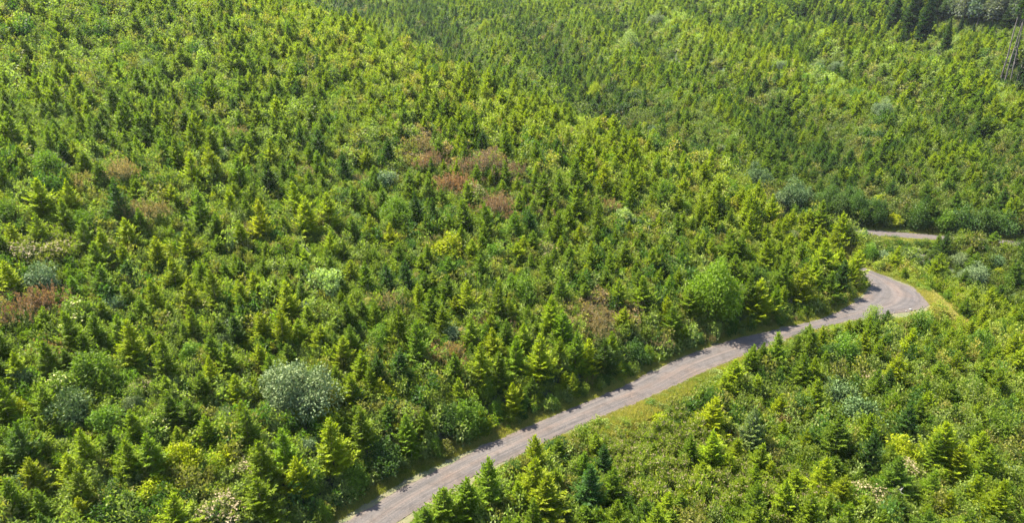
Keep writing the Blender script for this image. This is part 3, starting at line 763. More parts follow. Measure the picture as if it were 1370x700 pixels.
swords = [f"{SK[q[3]][2]} shrub" for q in SHRUBS]
slab = make_labels(sx, sy, swords, [len(q) > 5 for q in SHRUBS])
for i, q in enumerate(SHRUBS):
    tint, key, _ = SK[q[3]]
    v = random.randrange(len(SHR[key])); D = SHR[key][v]
    s = sw[i] / 3.0 * 1.06
    if sw[i] > 5.2 and key != 'heads':
        D = SHR['big'][i % 2]; s = sw[i] / 7.2 * 1.05
        if key == 'silver': D = SHR['silver_big'][i % 2]
        if key == 'plume': D = SHR['plume_wide'][i % 2]; s = sw[i] / 6.0 * 1.1
    sz_ = s * (1.9 if q[:2] == (1162, 420) else random.uniform(.9, 1.12))
    nm = 'elder_bush' if q[3] == 'el' else 'leafy_shrub'
    e = empty(nm, (sx[i], sy[i], sz[i] - .04), random.random() * 6.28, (s, s, sz_))
    e['label'] = q[4] if len(q) > 5 else slab[i]; e['category'] = 'shrub'; e['group'] = 'wild shrubs among the young conifers'
    part('foliage', D['crown'], e, vary(tint, .08)); part('stem', D['stem'], e)
    if 'fl' in D: part('flower_heads', D['fl'], e, kind='stuff')

# shrubs crowding the cut bank above the road, and the edge below it
bk = []
cum = 0.0
for i in range(len(RA) - 1):
    cum += float(np.linalg.norm(ROAD_C[i + 1] - ROAD_C[i]))
step_n = max(1, int(2.1 / float(np.linalg.norm(ROAD_C[1] - ROAD_C[0]))))
for i in range(0, len(RA) - 2, step_n):
    for sd_ in (1, -1):
        if sd_ < 0 and random.random() < .45: continue
        E = RA[i] if sd_ > 0 else RB[i]
        dd = E - ROAD_C[i]; dd = dd / np.linalg.norm(dd)
        q = E + dd * (random.uniform(1.2, 3.6) if sd_ > 0 else random.uniform(2.4, 6))
        u_, v_, dp_ = project((q[0], q[1], float(H(q[0], q[1])) + .8))
        if not (-5 < u_ < 1375 and 5 < v_ < 705 and dp_ > 5): continue
        if 800 < u_ < 1010 and sd_ < 0: continue
        if u_ > 1120 and v_ < 400 and (random.random() < .5 or (sd_ < 0 and v_ < 335) or (sd_ > 0 and 308 < v_)): continue
        if np.hypot(sx - q[0], sy - q[1]).min() < 1.6 or (bk and min((a[0] - q[0]) ** 2 + (a[1] - q[1]) ** 2 for a in bk) < 2.6): continue
        if float(road_gap(q[0], q[1])) < .9: continue
        bk.append((float(q[0]), float(q[1]), random.choice(['gb', 'gd', 'gb', 'yl', 'gd', 'rt', 'gb', 'sg' if random.random() < .4 else 'gd'])))
blab = make_labels(np.r_[sx, [a[0] for a in bk]], np.r_[sy, [a[1] for a in bk]], swords + [f"low {SK[a[2]][2]} roadside shrub" for a in bk])
for i, (x, y, kd) in enumerate(bk):
    tint, key, _ = SK[kd]; D = SHR[key][random.randrange(len(SHR[key]))]; s = random.uniform(.42, .72)
    e = empty('leafy_shrub', (x, y, float(H(x, y)) - .05), random.random() * 6.28, (s, s, s * random.uniform(.9, 1.3)))
    e['label'] = blab[len(sx) + i]; e['category'] = 'shrub'; e['group'] = 'low shrubs along the road edges'
    part('foliage', D['crown'], e, vary(tint, .1)); part('stem', D['stem'], e)
print('bank shrubs', len(bk))

# ------------------------------------------------------------------ the old forest at the edge of the clearing
def at_base(px, py):
    x, y, t = hit(np.array([px], float), np.array([py], float), 0.0)
    return float(x[0]), float(y[0]), float(H(x, y)[0])
def tall(px, py, hpx, me_c, me_t, h0, tint, name, cat, label, group, wf=1.0):
    x, y, z = at_base(px, py)
    _, y0, _ = project((x, y, z)); _, y1, _ = project((x, y, z + 10.0))
    h = hpx / max(1, (y0 - y1)) * 10
    s = h / h0 * (.9 if h0 > 15 else 1)
    e = empty(name, (x, y, z - .1), random.random() * 6.28, (s * wf, s * wf, s))
    e['label'] = label; e['category'] = cat; e['group'] = group
    part('crown', me_c, e, vary(tint, .1)); part('trunk', me_t, e)
old = [conifer_geo(60 + i, Ht=20, R=R, step=.62, nb=6, dens=.42, tw=.34, tl=2.6, bare=b) for i, (R, b) in enumerate(((4.4, .04), (5.0, .05), (2.4, .56), (2.2, .6)))]
OLD_C = [k.mesh('old_conifer_crown', M_NEEDLE) for k, t in old]
def old_trunk(i):
    zs = np.linspace(-.4, 19.6, 9); r = np.interp(zs, [0, 20], [.13 if i > 1 else .36, .04])
    V, T = tube(np.stack([.05 * np.sin(zs), .05 * np.cos(zs * .7), zs], 1), r, 8)
    st = []
    rr = np.random.default_rng(i)
    for q in range(16):                            # dead branch stubs on the bare stem
        z = rr.uniform(2, 9); a = rr.random() * 6.28; L = rr.uniform(.5, 1.5)
        st.append(([(0, 0, z), (L * .5 * math.cos(a), L * .5 * math.sin(a), z + .05), (L * math.cos(a), L * math.sin(a), z - .1)], [.05, .035, .015]))
    v2, t2 = tubes(st, 4)
    return tri_mesh('old_conifer_trunk', np.vstack([V, v2]), np.vstack([T, t2 + len(V)]), M_BARK_GREY if i > 1 else M_BARK)
OLD_T = [old_trunk(i) for i in range(4)]
G1 = 'old dark conifers on the far slope'; G2 = 'tall bare-stemmed conifers at the clearing edge'; G3 = 'old pale trees at the forest edge beyond'
for (px, py, hp, v, tn, lb) in ((1110, 47, 44, 0, (.022, .05, .02), 'solitary dark cone-shaped conifer high on the far slope'),
        (1192, 42, 66, 1, (.022, .045, .02), 'dark tall conifer, first of the dark group high on the far slope'),
        (1214, 48, 74, 1, (.022, .045, .02), 'dark tall conifer in the middle of the dark group on the far slope'),
        (1234, 58, 82, 0, (.020, .045, .022), 'widest dark conifer of the dark group on the far slope'),
        (1262, 70, 54, 0, (.045, .085, .025), 'mid-green tall conifer beside the dark group on the far slope'),
        (1172, 55, 34, 0, (.035, .07, .025), 'shorter green conifer before the dark group on the far slope'),
        (1150, 50, 30, 0, (.03, .06, .025), 'small dark conifer between the solitary one and the dark group'),
        (1205, 66, 30, 0, (.03, .06, .03), 'short dark conifer at the foot of the dark group'),
        (1322, 50, 26, 0, (.02, .045, .06), 'small bluish conifer under the pale old trees'),
        (1345, 42, 60, 1, (.03, .055, .03), 'dark conifer between the pale old trees and the bare stems'),
        (1001, 34, 28, 0, (.03, .065, .03), 'dark conifer farthest out on the high belt, nearest the open middle slope'),
        (1021, 42, 30, 1, (.03, .065, .03), 'second dark conifer of the high belt from the open middle slope'),
        (1043, 46, 30, 0, (.035, .07, .035), 'third dark conifer of the high belt from the open middle slope'),
        (1064, 34, 30, 1, (.03, .06, .035), 'fourth dark conifer of the high belt from the open middle slope'),
        (1086, 46, 30, 0, (.035, .07, .035), 'dark conifer of the high belt standing next to the solitary cone-shaped one'),
        (1132, 44, 34, 1, (.03, .06, .035), 'dark broad conifer just beyond the solitary cone-shaped one'),
        (1162, 30, 36, 0, (.03, .06, .035), 'tall dark conifer between the solitary one and the dark group'),
        (1248, 34, 62, 1, (.028, .055, .035), 'dark conifer behind the mid-green tall one, before the pale trees'),
        (1180, 24, 50, 0, (.025, .05, .03), 'dark conifer behind the first of the dark group'),
        (1222, 26, 60, 1, (.025, .05, .03), 'dark conifer behind the middle of the dark group'),
        (1283, 46, 30, 0, (.03, .06, .045), 'bluish conifer before the nearest pale old trees'),
        (1300, 50, 24, 0, (.03, .06, .05), 'small bluish conifer before the pale old trees')):
    tall(px, py, hp, OLD_C[v], OLD_T[v], 20, tn, 'old_conifer', 'conifer', lb, G1, 1.0)
for (px, py, hp, v, lb) in ((1337, 113, 190, 2, 'outermost bare-stemmed tall conifer at the clearing edge'), (1342, 115, 175, 3, 'slender bare stem just inside the outermost tall conifer'),
        (1350, 118, 170, 3, 'third bare-stemmed tall conifer from the open slope'), (1357, 121, 185, 2, 'fourth bare-stemmed tall conifer from the open slope'),
        (1366, 124, 180, 3, 'bare-stemmed tall conifer nearest the pinkish bare soil'), (1372, 108, 180, 2, 'bare-stemmed tall conifer deeper in the old stand'), (1362, 104, 165, 3, 'bare-stemmed tall conifer behind the front stems')):
    tall(px, py, hp, OLD_C[v], OLD_T[v], 20, (.03, .055, .02), 'old_conifer', 'conifer', lb, G2, 1.0)
for (px, py, hp, lb) in ((1361, 118, 62, 'shaded dark conifer filling the gap between the bare stems'), (1371, 122, 70, 'shaded dark conifer at the photograph edge under the bare stems'), (1352, 100, 50, 'shaded dark conifer behind the bare stems')):
    tall(px, py, hp, OLD_C[0], OLD_T[0], 20, (.022, .045, .02), 'old_conifer', 'conifer', lb, G2, .9)
def pale_tree(seed):
    K, st, cs = shrub_geo(seed, R=3.2, Hh=9.5, lobes=26, leaves=4200, ls=.55, spiky=.4, core=.12)
    for a in K.v: a[..., 2] += 3.5
    stems = [([(0, 0, -.4), (.1, .05, 3.0), (-.1, .1, 7.5), (.05, 0, 11)], [.28, .22, .14, .05])]
    rr = np.random.default_rng(seed)
    for c, lr, top in cs[:16]:
        z = rr.uniform(3, 6.5); stems.append(([(0, 0, z), (c[0] * .5, c[1] * .5, z + (c[2] + 3.5 - z) * .6), (c[0], c[1], c[2] + 3.5)], [.10, .06, .02]))
    return K.mesh('broadleaf_crown', M_LEAF), tri_mesh('broadleaf_trunk', *tubes(stems, 5), M_BARK_GREY)
PT_ = [pale_tree(300), pale_tree(301)]
PW = ['first', 'second', 'third', 'fourth', 'fifth', 'sixth', 'seventh', 'eighth', 'ninth', 'tenth', 'eleventh', 'twelfth', 'thirteenth']
pale_list = [(1276, 30, 50), (1287, 36, 55), (1297, 32, 50), (1306, 38, 60), (1315, 34, 52), (1325, 40, 58), (1333, 34, 50), (1341, 30, 46), (1352, 36, 56), (1362, 40, 60), (1370, 34, 55)]
for i, (px, py, hp) in enumerate(pale_list):
    tall(px, py, hp, *PT_[i % 2], 13, (.125, .14, .12) if i % 3 else (.09, .12, .09), 'pale_tree', 'tree', f'grey-white leafy old tree, {PW[i]} along the far forest edge counted from the dark conifers', G3)
for i, (px, py, hp) in enumerate(((1246, 24, 34), (1258, 30, 36), (1140, 14, 24), (1125, 10, 22), (1162, 12, 26), (1078, 10, 22), (1092, 14, 22))):
    tall(px, py, hp, *PT_[i % 2], 13, (.08, .13, .045) if i < 2 else (.07, .11, .06), 'leafy_tree', 'tree', ['pale green leafy tree touching the dark conifer group', 'taller pale green leafy tree before the grey-white trees', 'dull green round tree between the solitary conifer and dark group', 'dull green tree next to the solitary dark conifer', 'dull green tree at the dark group\'s near side', 'lone dull green tree up the far slope, farthest from the forest', 'dull green tree close to the farthest lone one'][i], 'leafy trees high on the far slope')

# pale stones by the bend, and one bleached log where the old forest begins
def stone(px, py, s, lb):
    p = flat(px, py); r = np.random.default_rng(int(px))
    import bmesh
    bm = bmesh.new(); bmesh.ops.create_icosphere(bm, subdivisions=2, radius=s)
    for v in bm.verts:
        v.co *= 1 + r.normal(0, .10); v.co.z *= .6
    me = bpy.data.meshes.new('stone'); bm.to_mesh(me); bm.free(); me.materials.append(M_ROCK)
    o = bpy.data.objects.new('stone', me); COL.objects.link(o); o.location = (p[0], p[1], .05 + s * .25)
    o['label'] = lb; o['category'] = 'stone'; o['group'] = 'pale stones along the road bend'
stone(1218, 415, .20, 'largest pale stone on the outer edge of the road bend')
stone(1212, 417, .10, 'small pale stone just beside the largest one at the bend')
stone(1196, 419, .09, 'small pale stone on the bend edge nearer the silvery sapling')
def log(px, py, ang, L, lb):
    x, y, z = at_base(px, py)
    zs = np.linspace(0, L, 7); V, T = tube(np.stack([.06 * np.sin(zs), .04 * zs ** .5, zs], 1), np.linspace(.28, .17, 7), 8)
    n0 = len(V); V = np.vstack([V, [[0, 0, 0]], [[.06 * math.sin(L), .04 * L ** .5, L]]])
    T = np.vstack([T, [(n0, (j + 1) % 8, j) for j in range(8)], [(n0 + 1, 48 + j, 48 + (j + 1) % 8) for j in range(8)]])
    V = np.stack([V[:, 2], V[:, 1], V[:, 0]], 1)
    o = bpy.data.objects.new('fallen_log', tri_mesh('fallen_log', V, T[:, ::-1], M_BARK_GREY)); COL.objects.link(o)
    o.location = (x, y, z + .5); o.rotation_euler = (0, .1, ang); o['label'] = lb; o['category'] = 'log'; o['group'] = 'bleached logs lying on the slopes'
def snag(px, py, h, lb, seed):
    x, y, z = at_base(px, py); r = np.random.default_rng(seed)
    ln = r.normal(0, .18, 2)
    st = [([(0, 0, -.2), (ln[0] * h * .5, ln[1] * h * .5, h * .55), (ln[0] * h, ln[1] * h, h)], [.07, .05, .015])]
    for q in range(13):
        f = r.uniform(.25, .92); a = r.random() * 6.28; L = h * .42 * (1.1 - f)
        b = np.array([ln[0] * h * f, ln[1] * h * f, h * f]); e_ = b + np.array([L * math.cos(a), L * math.sin(a), L * r.uniform(.1, .8)])
        st.append(([b, (b + e_) / 2 + [0, 0, -.05], e_], [.028, .02, .008]))
    e = empty('dead_snag', (x, y, z), 0, (1, 1, 1)); e['label'] = lb; e['category'] = 'dead tree'; e['group'] = 'bleached dead saplings on the slopes'
    V, T = tubes(st[:1], 6); part('trunk', tri_mesh('snag_trunk', V, T, M_DEAD), e)
    V, T = tubes(st[1:], 4); part('branches', tri_mesh('snag_branches', V, T, M_DEAD), e, kind='stuff')
for k_s, a_ in enumerate(((1200, 682, 3.2, 'grey dead sapling among the bushes low on the slope under the road'), (338, 440, 2.8, 'bleached dead sapling uphill of the big silvery willow'),
        (623, 384, 2.6, 'bleached dead sapling above the dusky pink-brown shrub'), (262, 40, 3.6, 'grey dead sapling high on the near hill'),
        (300, 218, 2.8, 'pale dead sapling beside a small pale-leaved bush'), (868, 322, 2.6, 'bleached dead sapling under the pale feathery bush'), (182, 306, 2.6, 'dead sapling below the darkest bluish conifer'))):
    snag(*a_, 40 + k_s)
log(1353, 122, -.5, 9, 'bleached log lying at the foot of the bare-stemmed conifers')
log(1304, 90, -.9, 7, 'bleached log lying on the open slope before the old forest')

# ------------------------------------------------------------------ stuff: everything past the individuals, scattered with geometry nodes
def proto_collection(name, meshes):
    c = bpy.data.collections.new(name)
    for i, me in enumerate(meshes):
        o = bpy.data.objects.new(f'{name}_{i:02d}', me); c.objects.link(o)
    return c
def scatter(name, coll, x, y, z, rot, scl, var, tint, label, tilt=None):
    n = len(x)
    me = bpy.data.meshes.new(name); me.vertices.add(n)
    me.vertices.foreach_set('co', np.stack([x, y, z], 1).astype(np.float32).ravel())
    R_ = np.zeros((n, 3)); R_[:, 2] = rot; R_[:, :2] = rng.normal(0, .04, (n, 2))
    for nm, ty, arr in (('rot', 'FLOAT_VECTOR', R_), ('scl', 'FLOAT_VECTOR', scl), ('tint', 'FLOAT_VECTOR', tint)):
        a = me.attributes.new(nm, ty, 'POINT'); a.data.foreach_set('vector', np.asarray(arr, np.float32).ravel())
    a = me.attributes.new('vi', 'INT', 'POINT'); a.data.foreach_set('value', np.asarray(var, np.int32))
    o = bpy.data.objects.new(name, me); COL.objects.link(o)
    o['kind'] = 'stuff'; o['label'] = label
    ng = bpy.data.node_groups.new(name + '_scatter', 'GeometryNodeTree')
    ng.interface.new_socket('Geometry', in_out='INPUT', socket_type='NodeSocketGeometry'); ng.interface.new_socket('Geometry', in_out='OUTPUT', socket_type='NodeSocketGeometry')
    N, L = ng.nodes, ng.links
    gi, go = N.new('NodeGroupInput'), N.new('NodeGroupOutput')
    ci = N.new('GeometryNodeCollectionInfo'); ci.inputs['Collection'].default_value = coll
    ci.inputs['Separate Children'].default_value = True; ci.inputs['Reset Children'].default_value = True
    ip = N.new('GeometryNodeInstanceOnPoints'); ip.inputs['Pick Instance'].default_value = True
    def att(nm, ty):
        q = N.new('GeometryNodeInputNamedAttribute'); q.data_type = ty; q.inputs['Name'].default_value = nm; return q.outputs['Attribute']
    er = N.new('FunctionNodeEulerToRotation'); L.new(att('rot', 'FLOAT_VECTOR'), er.inputs[0])
    L.new(gi.outputs[0], ip.inputs['Points']); L.new(ci.outputs[0], ip.inputs['Instance'])
    L.new(att('vi', 'INT'), ip.inputs['Instance Index']); L.new(er.outputs[0], ip.inputs['Rotation']); L.new(att('scl', 'FLOAT_VECTOR'), ip.inputs['Scale'])
    L.new(ip.outputs[0], go.inputs[0])
    md = o.modifiers.new('scatter', 'NODES'); md.node_group = ng
    return o

def poisson(x0, x1, y0, y1, spacing, jitter=.42):
    """jittered hex grid whose spacing may be irregular: plants come in rough planting rows."""
    xs = np.arange(x0, x1, spacing); ys = np.arange(y0, y1, spacing * .87)
    X, Y = np.meshgrid(xs, ys); X = X + (np.arange(len(ys))[:, None] % 2) * spacing * .5
    X = X + rng.uniform(-jitter, jitter, X.shape) * spacing; Y = Y + rng.uniform(-jitter, jitter, Y.shape) * spacing
    return X.ravel(), Y.ravel()
def in_view(x, y, m=330, top=4):
    u, v, dep = project(np.stack([x, y, H(x, y) + 1.5], 1))
    return (dep > 5) & (u > -m) & (u < 1370 + m) & (v < 700 + m * .8) & (v > -min(m, 90))
def near_any(x, y, px_, py_, r):
    """mask of the points that lie within r of any of the listed ones (bucketed)."""
    cell = 4.0; B = {}
    for a, b, q in zip(px_, py_, r): B.setdefault((int(a // cell), int(b // cell)), []).append((a, b, q))
    out = np.zeros(len(x), bool)
    ix = (x // cell).astype(int); iy = (y // cell).astype(int)
    for i in range(len(x)):
        for dx in (-2, -1, 0, 1, 2):
            for dy in (-2, -1, 0, 1, 2):
                for a, b, q in B.get((ix[i] + dx, iy[i] + dy), ()):
                    if (x[i] - a) ** 2 + (y[i] - b) ** 2 < q * q: out[i] = True; break
                if out[i]: break
            if out[i]: break
    return out

# conifers
X, Y = poisson(-400, 520, -5, 640, 3.05)
keep = in_view(X, Y) & (road_gap(X, Y) > 2.4) & (apron(X, Y) > 1.2)
X, Y = X[keep], Y[keep]
Z = H(X, Y); U_, V_, DEP = project(np.stack([X, Y, Z], 1))
# open spots: verges, the grassy strip under the road, bramble patches, thickets
dn_ = polydist(X, Y, near, True)
open_ = (vnoise(X, Y, 11) > .45) & (rng.random(len(X)) < .75)
strip = (dn_ < 0) & (dn_ > -5.5) & (U_ > 800) & (U_ < 1000)
bramble = ((U_ - 890) / 85) ** 2 + ((V_ - 630) / 55) ** 2 < 1
front = (polydist(X, Y, CREST, True) > 0) & (V_ > 309) & (V_ < 334) & (U_ > 1125) & (U_ < 1262) | ((road_gap(X, Y) < 5) & (U_ > 1335) & (V_ > 322) & (V_ < 340))
between = front | (polydist(X, Y, CREST, True) > -1) & (V_ > 316) & (U_ > 1120) & (V_ < 400) & ((rng.random(len(X)) < .6) | (V_ < 350))
mature = (U_ > 1250) & (V_ < 48)
nearann = near_any(X, Y, np.r_[cx, sx], np.r_[cy, sy], np.r_[ch * .30 + .5, sw * .46])
k = ~(open_ | strip | bramble | between | mature | nearann)
X, Y, Z, U_, V_, DEP = [q[k] for q in (X, Y, Z, U_, V_, DEP)]
n = len(X)
hgt = np.clip(rng.normal(3.6, 1.0, n) + 0.8 * vnoise(X, Y, 25), 1.7, 6.0)
hgt = hgt * np.where(DEP < 110, .86, 1 + .16 * smooth(150, 230, DEP)) * (1 + .5 * ((V_ < 34) & (U_ > 1000)))
c_ = polydist(X, Y, CREST, True)
yel = vnoise(X, Y, 18) * .35 + rng.normal(0, 1, n) * np.where(DEP > 130, .62, .34) + .15 + .75 * smooth(-34, -8, c_) * (1 - smooth(1, 7, c_)) - .6 * smooth(2, 14, c_) * (1 - smooth(0, 1, (c_ - 45 - 110 * smooth(70, 20, X)) / 60)) + .6 * np.sin((X + .15 * (Y - 160)) / 7.0 + 1.1 * vnoise(X, Y, 90)) * smooth(20, 60, c_)  # random tone, plus crest sunlight, gully shade and ridge light painted into it
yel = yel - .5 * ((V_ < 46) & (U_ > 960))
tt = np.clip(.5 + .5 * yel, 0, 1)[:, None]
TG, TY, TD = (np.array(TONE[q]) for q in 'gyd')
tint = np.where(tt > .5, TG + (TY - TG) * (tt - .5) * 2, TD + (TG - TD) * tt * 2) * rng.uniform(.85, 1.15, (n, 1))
tint[:, 2] += np.clip(DEP - 150, 0, 300) * 0.00002  # bluish haze put into the tint, growing with camera depth
wide = rng.uniform(.9, 1.2, n) * np.where(hgt < 3, 1.15, 1)
FAR = [conifer_geo(30 + s, R=R, step=.42, nb=6, dens=.9, tw=.16, tl=1.2) for s, R in enumerate((2.4, 2.1, 2.6, 2.2))]
con_coll = proto_collection('conifer_source', [K.mesh('conifer', M_NEEDLE, [(t[0], t[1], M_BARK)]) for K, t in CON] + [K.mesh('conifer_far', M_NEEDLE, [(t[0], t[1], M_BARK)]) for K, t in FAR])
vi = np.where(DEP < 190, rng.integers(0, len(CON), n), len(CON) + rng.integers(0, len(FAR), n))
# the largest-looking of them join the individuals
big = np.argsort(-(hgt / DEP) * (DEP < 400))
want = max(0, 296 - len(cx))
vis = [i for i in big if 0 < U_[i] < 1370 and 8 < V_[i] < 705][:want]
if vis:
    words = [f"{SIZEW(hgt[i])} {'yellow-green' if tt[i, 0] > .72 else ('dark bluish-green' if tt[i, 0] < .3 else 'green')} filler conifer".replace('filler', 'young') for i in vis]
    allx, ally = np.r_[cx, X[vis]], np.r_[cy, Y[vis]]
    lab2 = make_labels(allx, ally, cwords + words)
    inds = [o for o in COL.objects if o.name.startswith('young_conifer')]
    for j, o in enumerate(inds): o['label'] = lab2[j]
    for j, i in enumerate(vis):
        v = int(vi[i]) % len(CON); hs = hgt[i] / 4.5
        e = empty('young_conifer', (X[i], Y[i], Z[i] - .03), random.random() * 6.28, (hs * wide[i], hs * wide[i], hs))
        e['label'] = lab2[len(cx) + j]; e['category'] = 'conifer'; e['group'] = 'young planted conifers on the hillside'
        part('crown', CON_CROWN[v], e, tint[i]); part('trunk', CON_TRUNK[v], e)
rest = np.ones(n, bool); rest[vis] = False
s3 = np.stack([hgt / 4.5 * wide, hgt / 4.5 * wide, hgt / 4.5], 1)
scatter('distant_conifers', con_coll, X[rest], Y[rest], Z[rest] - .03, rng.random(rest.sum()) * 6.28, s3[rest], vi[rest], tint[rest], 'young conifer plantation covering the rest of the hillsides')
print('conifers scattered', rest.sum(), 'individual', len(cx) + len(vis))

# undergrowth: two sizes of leafy clumps everywhere off the road
def clump(seed, n=460, R=.8, h=1.05, ls=.14, heads=0):
    K, st, cs = shrub_geo(seed, R=R, Hh=h, lobes=6, leaves=n, ls=ls, spiky=.5, core=.35)
    ex = []
    if heads:
        fv, ft = blob_clusters(seed, cs, heads, .05); ex = [(fv, ft, M_TAN)]
    return K.mesh('undergrowth', M_LEAF, ex)
und_coll = proto_collection('undergrowth_source', [clump(200), clump(201, h=.8), clump(202, h=1.35), clump(203, heads=22), clump(204, heads=30, h=.65), clump(205, n=230, ls=.2), clump(206, n=260, ls=.2, h=1.4)])
PX, PY, PS, PT, PV = [], [], [], [], []
UT = .88 * np.array([(.115, .17, .016), (.08, .14, .018), (.15, .19, .022), (.155, .20, .045), (.165, .205, .06), (.17, .165, .045), (.15, .19, .035), (.055, .105, .022)])
for lo, hi, spc, sc in ((0, 120, .95, 1.05), (120, 200, 1.35, 1.5), (200, 330, 2.2, 2.3), (330, 640, 3.4, 3.4)):
    X, Y = poisson(-400, 520, -5, 640, spc)
    dep = Y * math.cos(PITCH) + 15
    k = (dep > lo) & (dep <= hi); X, Y = X[k], Y[k]
    k = in_view(X, Y, 300); X, Y = X[k], Y[k]
    g = road_gap(X, Y); k = (g > 0.45 + .7 * rng.random(len(X))) & (apron(X, Y) > 1 - .25 * rng.random(len(X))); X, Y, g = X[k], Y[k], g[k]
    m = len(X); DD = Y * math.cos(PITCH) + 15; nz = vnoise(X, Y, 6) + .6 * vnoise(X + 40, Y, 2.4)
    U1, V1, _ = project(np.stack([X, Y, H(X, Y)], 1))
    idx = np.clip(((nz + 1.3) / 2.6 * 8 + rng.normal(0, 1.3, m)), 0, 7.99).astype(int)
    br = (((U1 - 890) / 100) ** 2 + ((V1 - 630) / 62) ** 2 < 1) | (((U1 - 1010) / 90) ** 2 + ((V1 - 670) / 40) ** 2 < 1) | (((U1 - 60) / 70) ** 2 + ((V1 - 335) / 22) ** 2 < 1)
    reds = (((U1 - 635) / 110) ** 2 + ((V1 - 235 - (U1 - 635) * .45) / 42) ** 2 < 1) | (((U1 - 800) / 55) ** 2 + ((V1 - 425) / 26) ** 2 < 1) | (((U1 - 600) / 45) ** 2 + ((V1 - 470) / 24) ** 2 < 1) | (((U1 - 40) / 60) ** 2 + ((V1 - 400) / 26) ** 2 < 1)
    ti = UT[idx].copy()
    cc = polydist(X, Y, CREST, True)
    ti *= (1 - .28 * smooth(2, 14, cc) * (1 - smooth(0, 1, (cc - 45 - 110 * smooth(70, 20, X)) / 60)))[:, None]  # shade of the gully behind the crest painted into the tint
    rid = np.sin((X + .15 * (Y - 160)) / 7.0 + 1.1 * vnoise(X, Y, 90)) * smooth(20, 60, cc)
    ti *= (1 + .28 * rid)[:, None]  # lit ridges and shaded folds of the far slope, painted into the tint
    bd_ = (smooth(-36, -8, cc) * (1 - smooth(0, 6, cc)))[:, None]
    ti = ti * (1 + bd_ * np.array((.35, .22, -.1)))  # sunlit band along the crest, painted into the tint
    reds &= rng.random(m) < .65
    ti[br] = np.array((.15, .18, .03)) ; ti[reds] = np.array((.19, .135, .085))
    dnr = polydist(X, Y, near, True)
    low = np.where((dnr < 0) & (dnr > -5) & (U1 > 800) & (U1 < 1020), .5, 1.0) * np.where((g < 1.8) & (dnr < 0), .6, 1) * np.where(br, 1.3, 1) * np.where((DD < 110), 1.15, 1) * np.where(dnr < -6.5, 1.2, 1) * np.where((U1 > 1120) & (V1 > 308) & (V1 < 330) & (g < 4), .4, 1)
    va = rng.choice([0, 1, 2, 5, 6], m); va[br] = rng.choice([3, 4], br.sum()); va[reds] = rng.choice([3, 4, 5], reds.sum())
    s = sc * rng.uniform(.65, 1.35, m) * (1 + .25 * nz.clip(-1, 1))
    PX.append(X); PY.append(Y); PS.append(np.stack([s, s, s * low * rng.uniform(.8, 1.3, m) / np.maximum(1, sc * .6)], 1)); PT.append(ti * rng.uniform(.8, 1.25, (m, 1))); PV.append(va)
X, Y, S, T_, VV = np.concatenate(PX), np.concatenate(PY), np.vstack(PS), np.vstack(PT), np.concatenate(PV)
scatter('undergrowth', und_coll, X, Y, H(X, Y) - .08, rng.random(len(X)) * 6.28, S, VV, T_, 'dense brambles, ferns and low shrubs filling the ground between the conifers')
print('undergrowth', len(X))

# larger wild shrubs past the individuals
shr_coll = proto_collection('shrub_source', [d['K'].mesh('shrub', M_LEAF, [(d['st'][0], d['st'][1], M_BARK)] + ([d['fg']] if 'fg' in d else [])) for key in ('round', 'loose', 'loose', 'heads') for d in SHR[key]])
X, Y = poisson(-400, 520, -5, 640, 4.7, .5)
k = in_view(X, Y) & (road_gap(X, Y) > 2.5) & (apron(X, Y) > 1.2) & ~near_any(X, Y, np.r_[cx, sx], np.r_[cy, sy], np.r_[ch * .25 + .6, sw * .5])
dn_ = polydist(X, Y, near, True); k &= ~((dn_ < 0) & (dn_ > -5)); _u, _v, _ = project(np.stack([X, Y, H(X, Y)], 1)); k &= ~((polydist(X, Y, CREST, True) > 0) & (_v > 309) & (_v < 338) & (_u > 1120))
X, Y = X[k], Y[k]; n = len(X)
s = rng.uniform(.35, .85, n) + .3 * (rng.random(n) < .06)
pal = np.array([SK[q][0] for q in ('gb', 'gd', 'sg', 'sd', 'yl', 'rt', 'tr', 'gb', 'gb', 'yl', 'gd')])
ti = pal[rng.integers(0, len(pal), n)] * rng.uniform(.85, 1.15, (n, 1))
scatter('shrubbery', shr_coll, X, Y, H(X, Y) - .05, rng.random(n) * 6.28, np.stack([s, s, s * rng.uniform(.8, 1.2, n)], 1), rng.integers(0, 10, n), ti, 'wild broadleaf shrubs scattered among the young conifers')

# grass along the road edges
gr_coll = proto_collection('grass_source', [grass_geo(i).mesh('grass_tuft', M_LEAF) for i in range(3)])
t = rng.integers(0, len(ROAD_C) - 1, 60000); a = rng.random(60000)
C0 = ROAD_C[t] * (1 - a[:, None]) + ROAD_C[t + 1] * a[:, None]
tn = ROAD_C[t + 1] - ROAD_C[t]; tn /= np.linalg.norm(tn, axis=1)[:, None] + 1e-9
side = np.where(rng.random(60000) < .4, 1, -1)
o_ = ROAD_HW[t] + rng.random(60000) ** 1.3 * np.where(side < 0, 4.2, 2.0) - .15
X = C0[:, 0] - tn[:, 1] * o_ * side; Y = C0[:, 1] + tn[:, 0] * o_ * side
A_ = rng.random(2600) * 6.28; q_ = np.sqrt(rng.random(2600)) * 1.15
X = np.r_[X, APR[0] + 3.6 * q_ * np.cos(A_)]; Y = np.r_[Y, APR[1] + 5.0 * q_ * np.sin(A_)]
g = road_gap(X, Y); k = (g > -.05) & in_view(X, Y, 40) & (vnoise(X, Y, 1.6) + g * .8 > -.35); X, Y, g = X[k], Y[k], g[k]; n = len(X)
mixv = np.clip(rng.random(n) * .7 + .3 * vnoise(X, Y, 4) + .2, 0, 1)[:, None]
mixv = np.maximum(mixv, (apron(X, Y) < 1.1)[:, None] * .9)
ti = np.array((.13, .165, .03)) * (1 - mixv) + np.array((.27, .23, .09)) * mixv
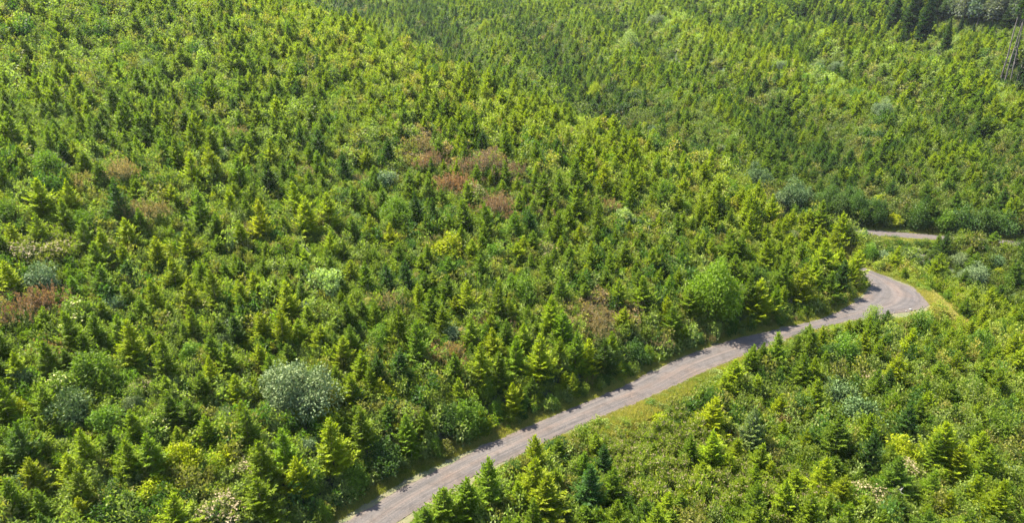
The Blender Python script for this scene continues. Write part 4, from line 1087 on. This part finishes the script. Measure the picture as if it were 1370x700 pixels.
s = rng.uniform(.5, 1.25, n) * np.clip(.45 + g * .4, .45, 1.1)
scatter('grass', gr_coll, X, Y, H(X, Y), rng.random(n) * 6.28, np.stack([s * 1.2, s * 1.2, s], 1), rng.integers(0, 3, n), ti, 'dry yellow-green grass on the verges of the gravel road')
print('grass', n)

# loose stones thrown to the sides of the wheel tracks
def pebble(seed):
    r = np.random.default_rng(seed)
    v = np.array([(1, 0, 0), (0, 1, 0), (-1, 0, 0), (0, -1, 0), (0, 0, .7), (0, 0, -.4)]) * r.uniform(.6, 1.2, (6, 1)) * .07
    t = np.array([(0, 1, 4), (1, 2, 4), (2, 3, 4), (3, 0, 4), (1, 0, 5), (2, 1, 5), (3, 2, 5), (0, 3, 5)])
    return tri_mesh('pebble', v, t, M_GRIT, False)
pb = proto_collection('pebble_source', [pebble(i) for i in range(3)])
N_ = 9000
t = rng.integers(0, len(ROAD_C) - 1, N_); q = np.clip(rng.choice([-1.02, 1.02, 0, .55, -.55], N_, p=[.34, .34, .16, .08, .08]) + rng.normal(0, .09, N_), -1.25, 1.25)
dd = (RA - RB) / 2
X = ROAD_C[t, 0] + dd[t, 0] * q + rng.normal(0, .15, N_); Y = ROAD_C[t, 1] + dd[t, 1] * q + rng.normal(0, .15, N_)
k = in_view(X, Y, 20); X, Y, q = X[k], Y[k], q[k]; n = len(X)
s = rng.uniform(.3, 1.1, n) ** 1.5
scatter('gravel', pb, X, Y, np.where(np.abs(q) < 1, .055, .0) + H(X, Y) + .03, rng.random(n) * 6.28, np.stack([s, s, s], 1), rng.integers(0, 3, n), np.ones((n, 3)), 'loose stones between the wheel tracks and along the road edges')

# the old forest behind the clearing edge, as one mass
X, Y = poisson(150, 520, 200, 620, 7.5, .4)
Z = H(X, Y); U1, V1, D1 = project(np.stack([X, Y, Z], 1))
k = (D1 > 20) & (((U1 > 1262) & (V1 < 30)) | ((U1 > 1376) & (V1 < 122))) & (V1 > -60)
X, Y, Z = X[k], Y[k], Z[k]; n = len(X)
of_coll = proto_collection('old_forest_source', [k_.mesh('old_forest_tree', M_NEEDLE, [(t[0], t[1], M_BARK)]) for k_, t in old[:2]])
s = rng.uniform(.7, 1.15, n)
scatter('old_forest', of_coll, X, Y, Z - .2, rng.random(n) * 6.28, np.stack([s, s, s], 1), rng.integers(0, 2, n), np.array((.045, .075, .04)) * rng.uniform(.7, 1.4, (n, 1)), 'dark old forest beyond the clearing')

# thin summer haze
hz = bpy.data.meshes.new('haze')
x0, x1, y0, y1, z0, z1 = -4200, 4200, -1500, 4200, -75, 240
hz.from_pydata([(x, y, z) for x in (x0, x1) for y in (y0, y1) for z in (z0, z1)], [], [(0, 1, 3, 2), (4, 6, 7, 5), (0, 4, 5, 1), (2, 3, 7, 6), (0, 2, 6, 4), (1, 5, 7, 3)])
m = bpy.data.materials.new('haze_air'); m.use_nodes = True; m.node_tree.nodes.clear()
pv = m.node_tree.nodes.new('ShaderNodeVolumePrincipled'); pv.inputs['Color'].default_value = (.86, .92, 1, 1); pv.inputs['Density'].default_value = 0.00005; pv.inputs['Anisotropy'].default_value = .3
mo = m.node_tree.nodes.new('ShaderNodeOutputMaterial'); m.node_tree.links.new(pv.outputs[0], mo.inputs['Volume'])
hz.materials.append(m)
o = bpy.data.objects.new('haze', hz); COL.objects.link(o); o['kind'] = 'stuff'; o['label'] = 'thin bluish summer haze over the valley'
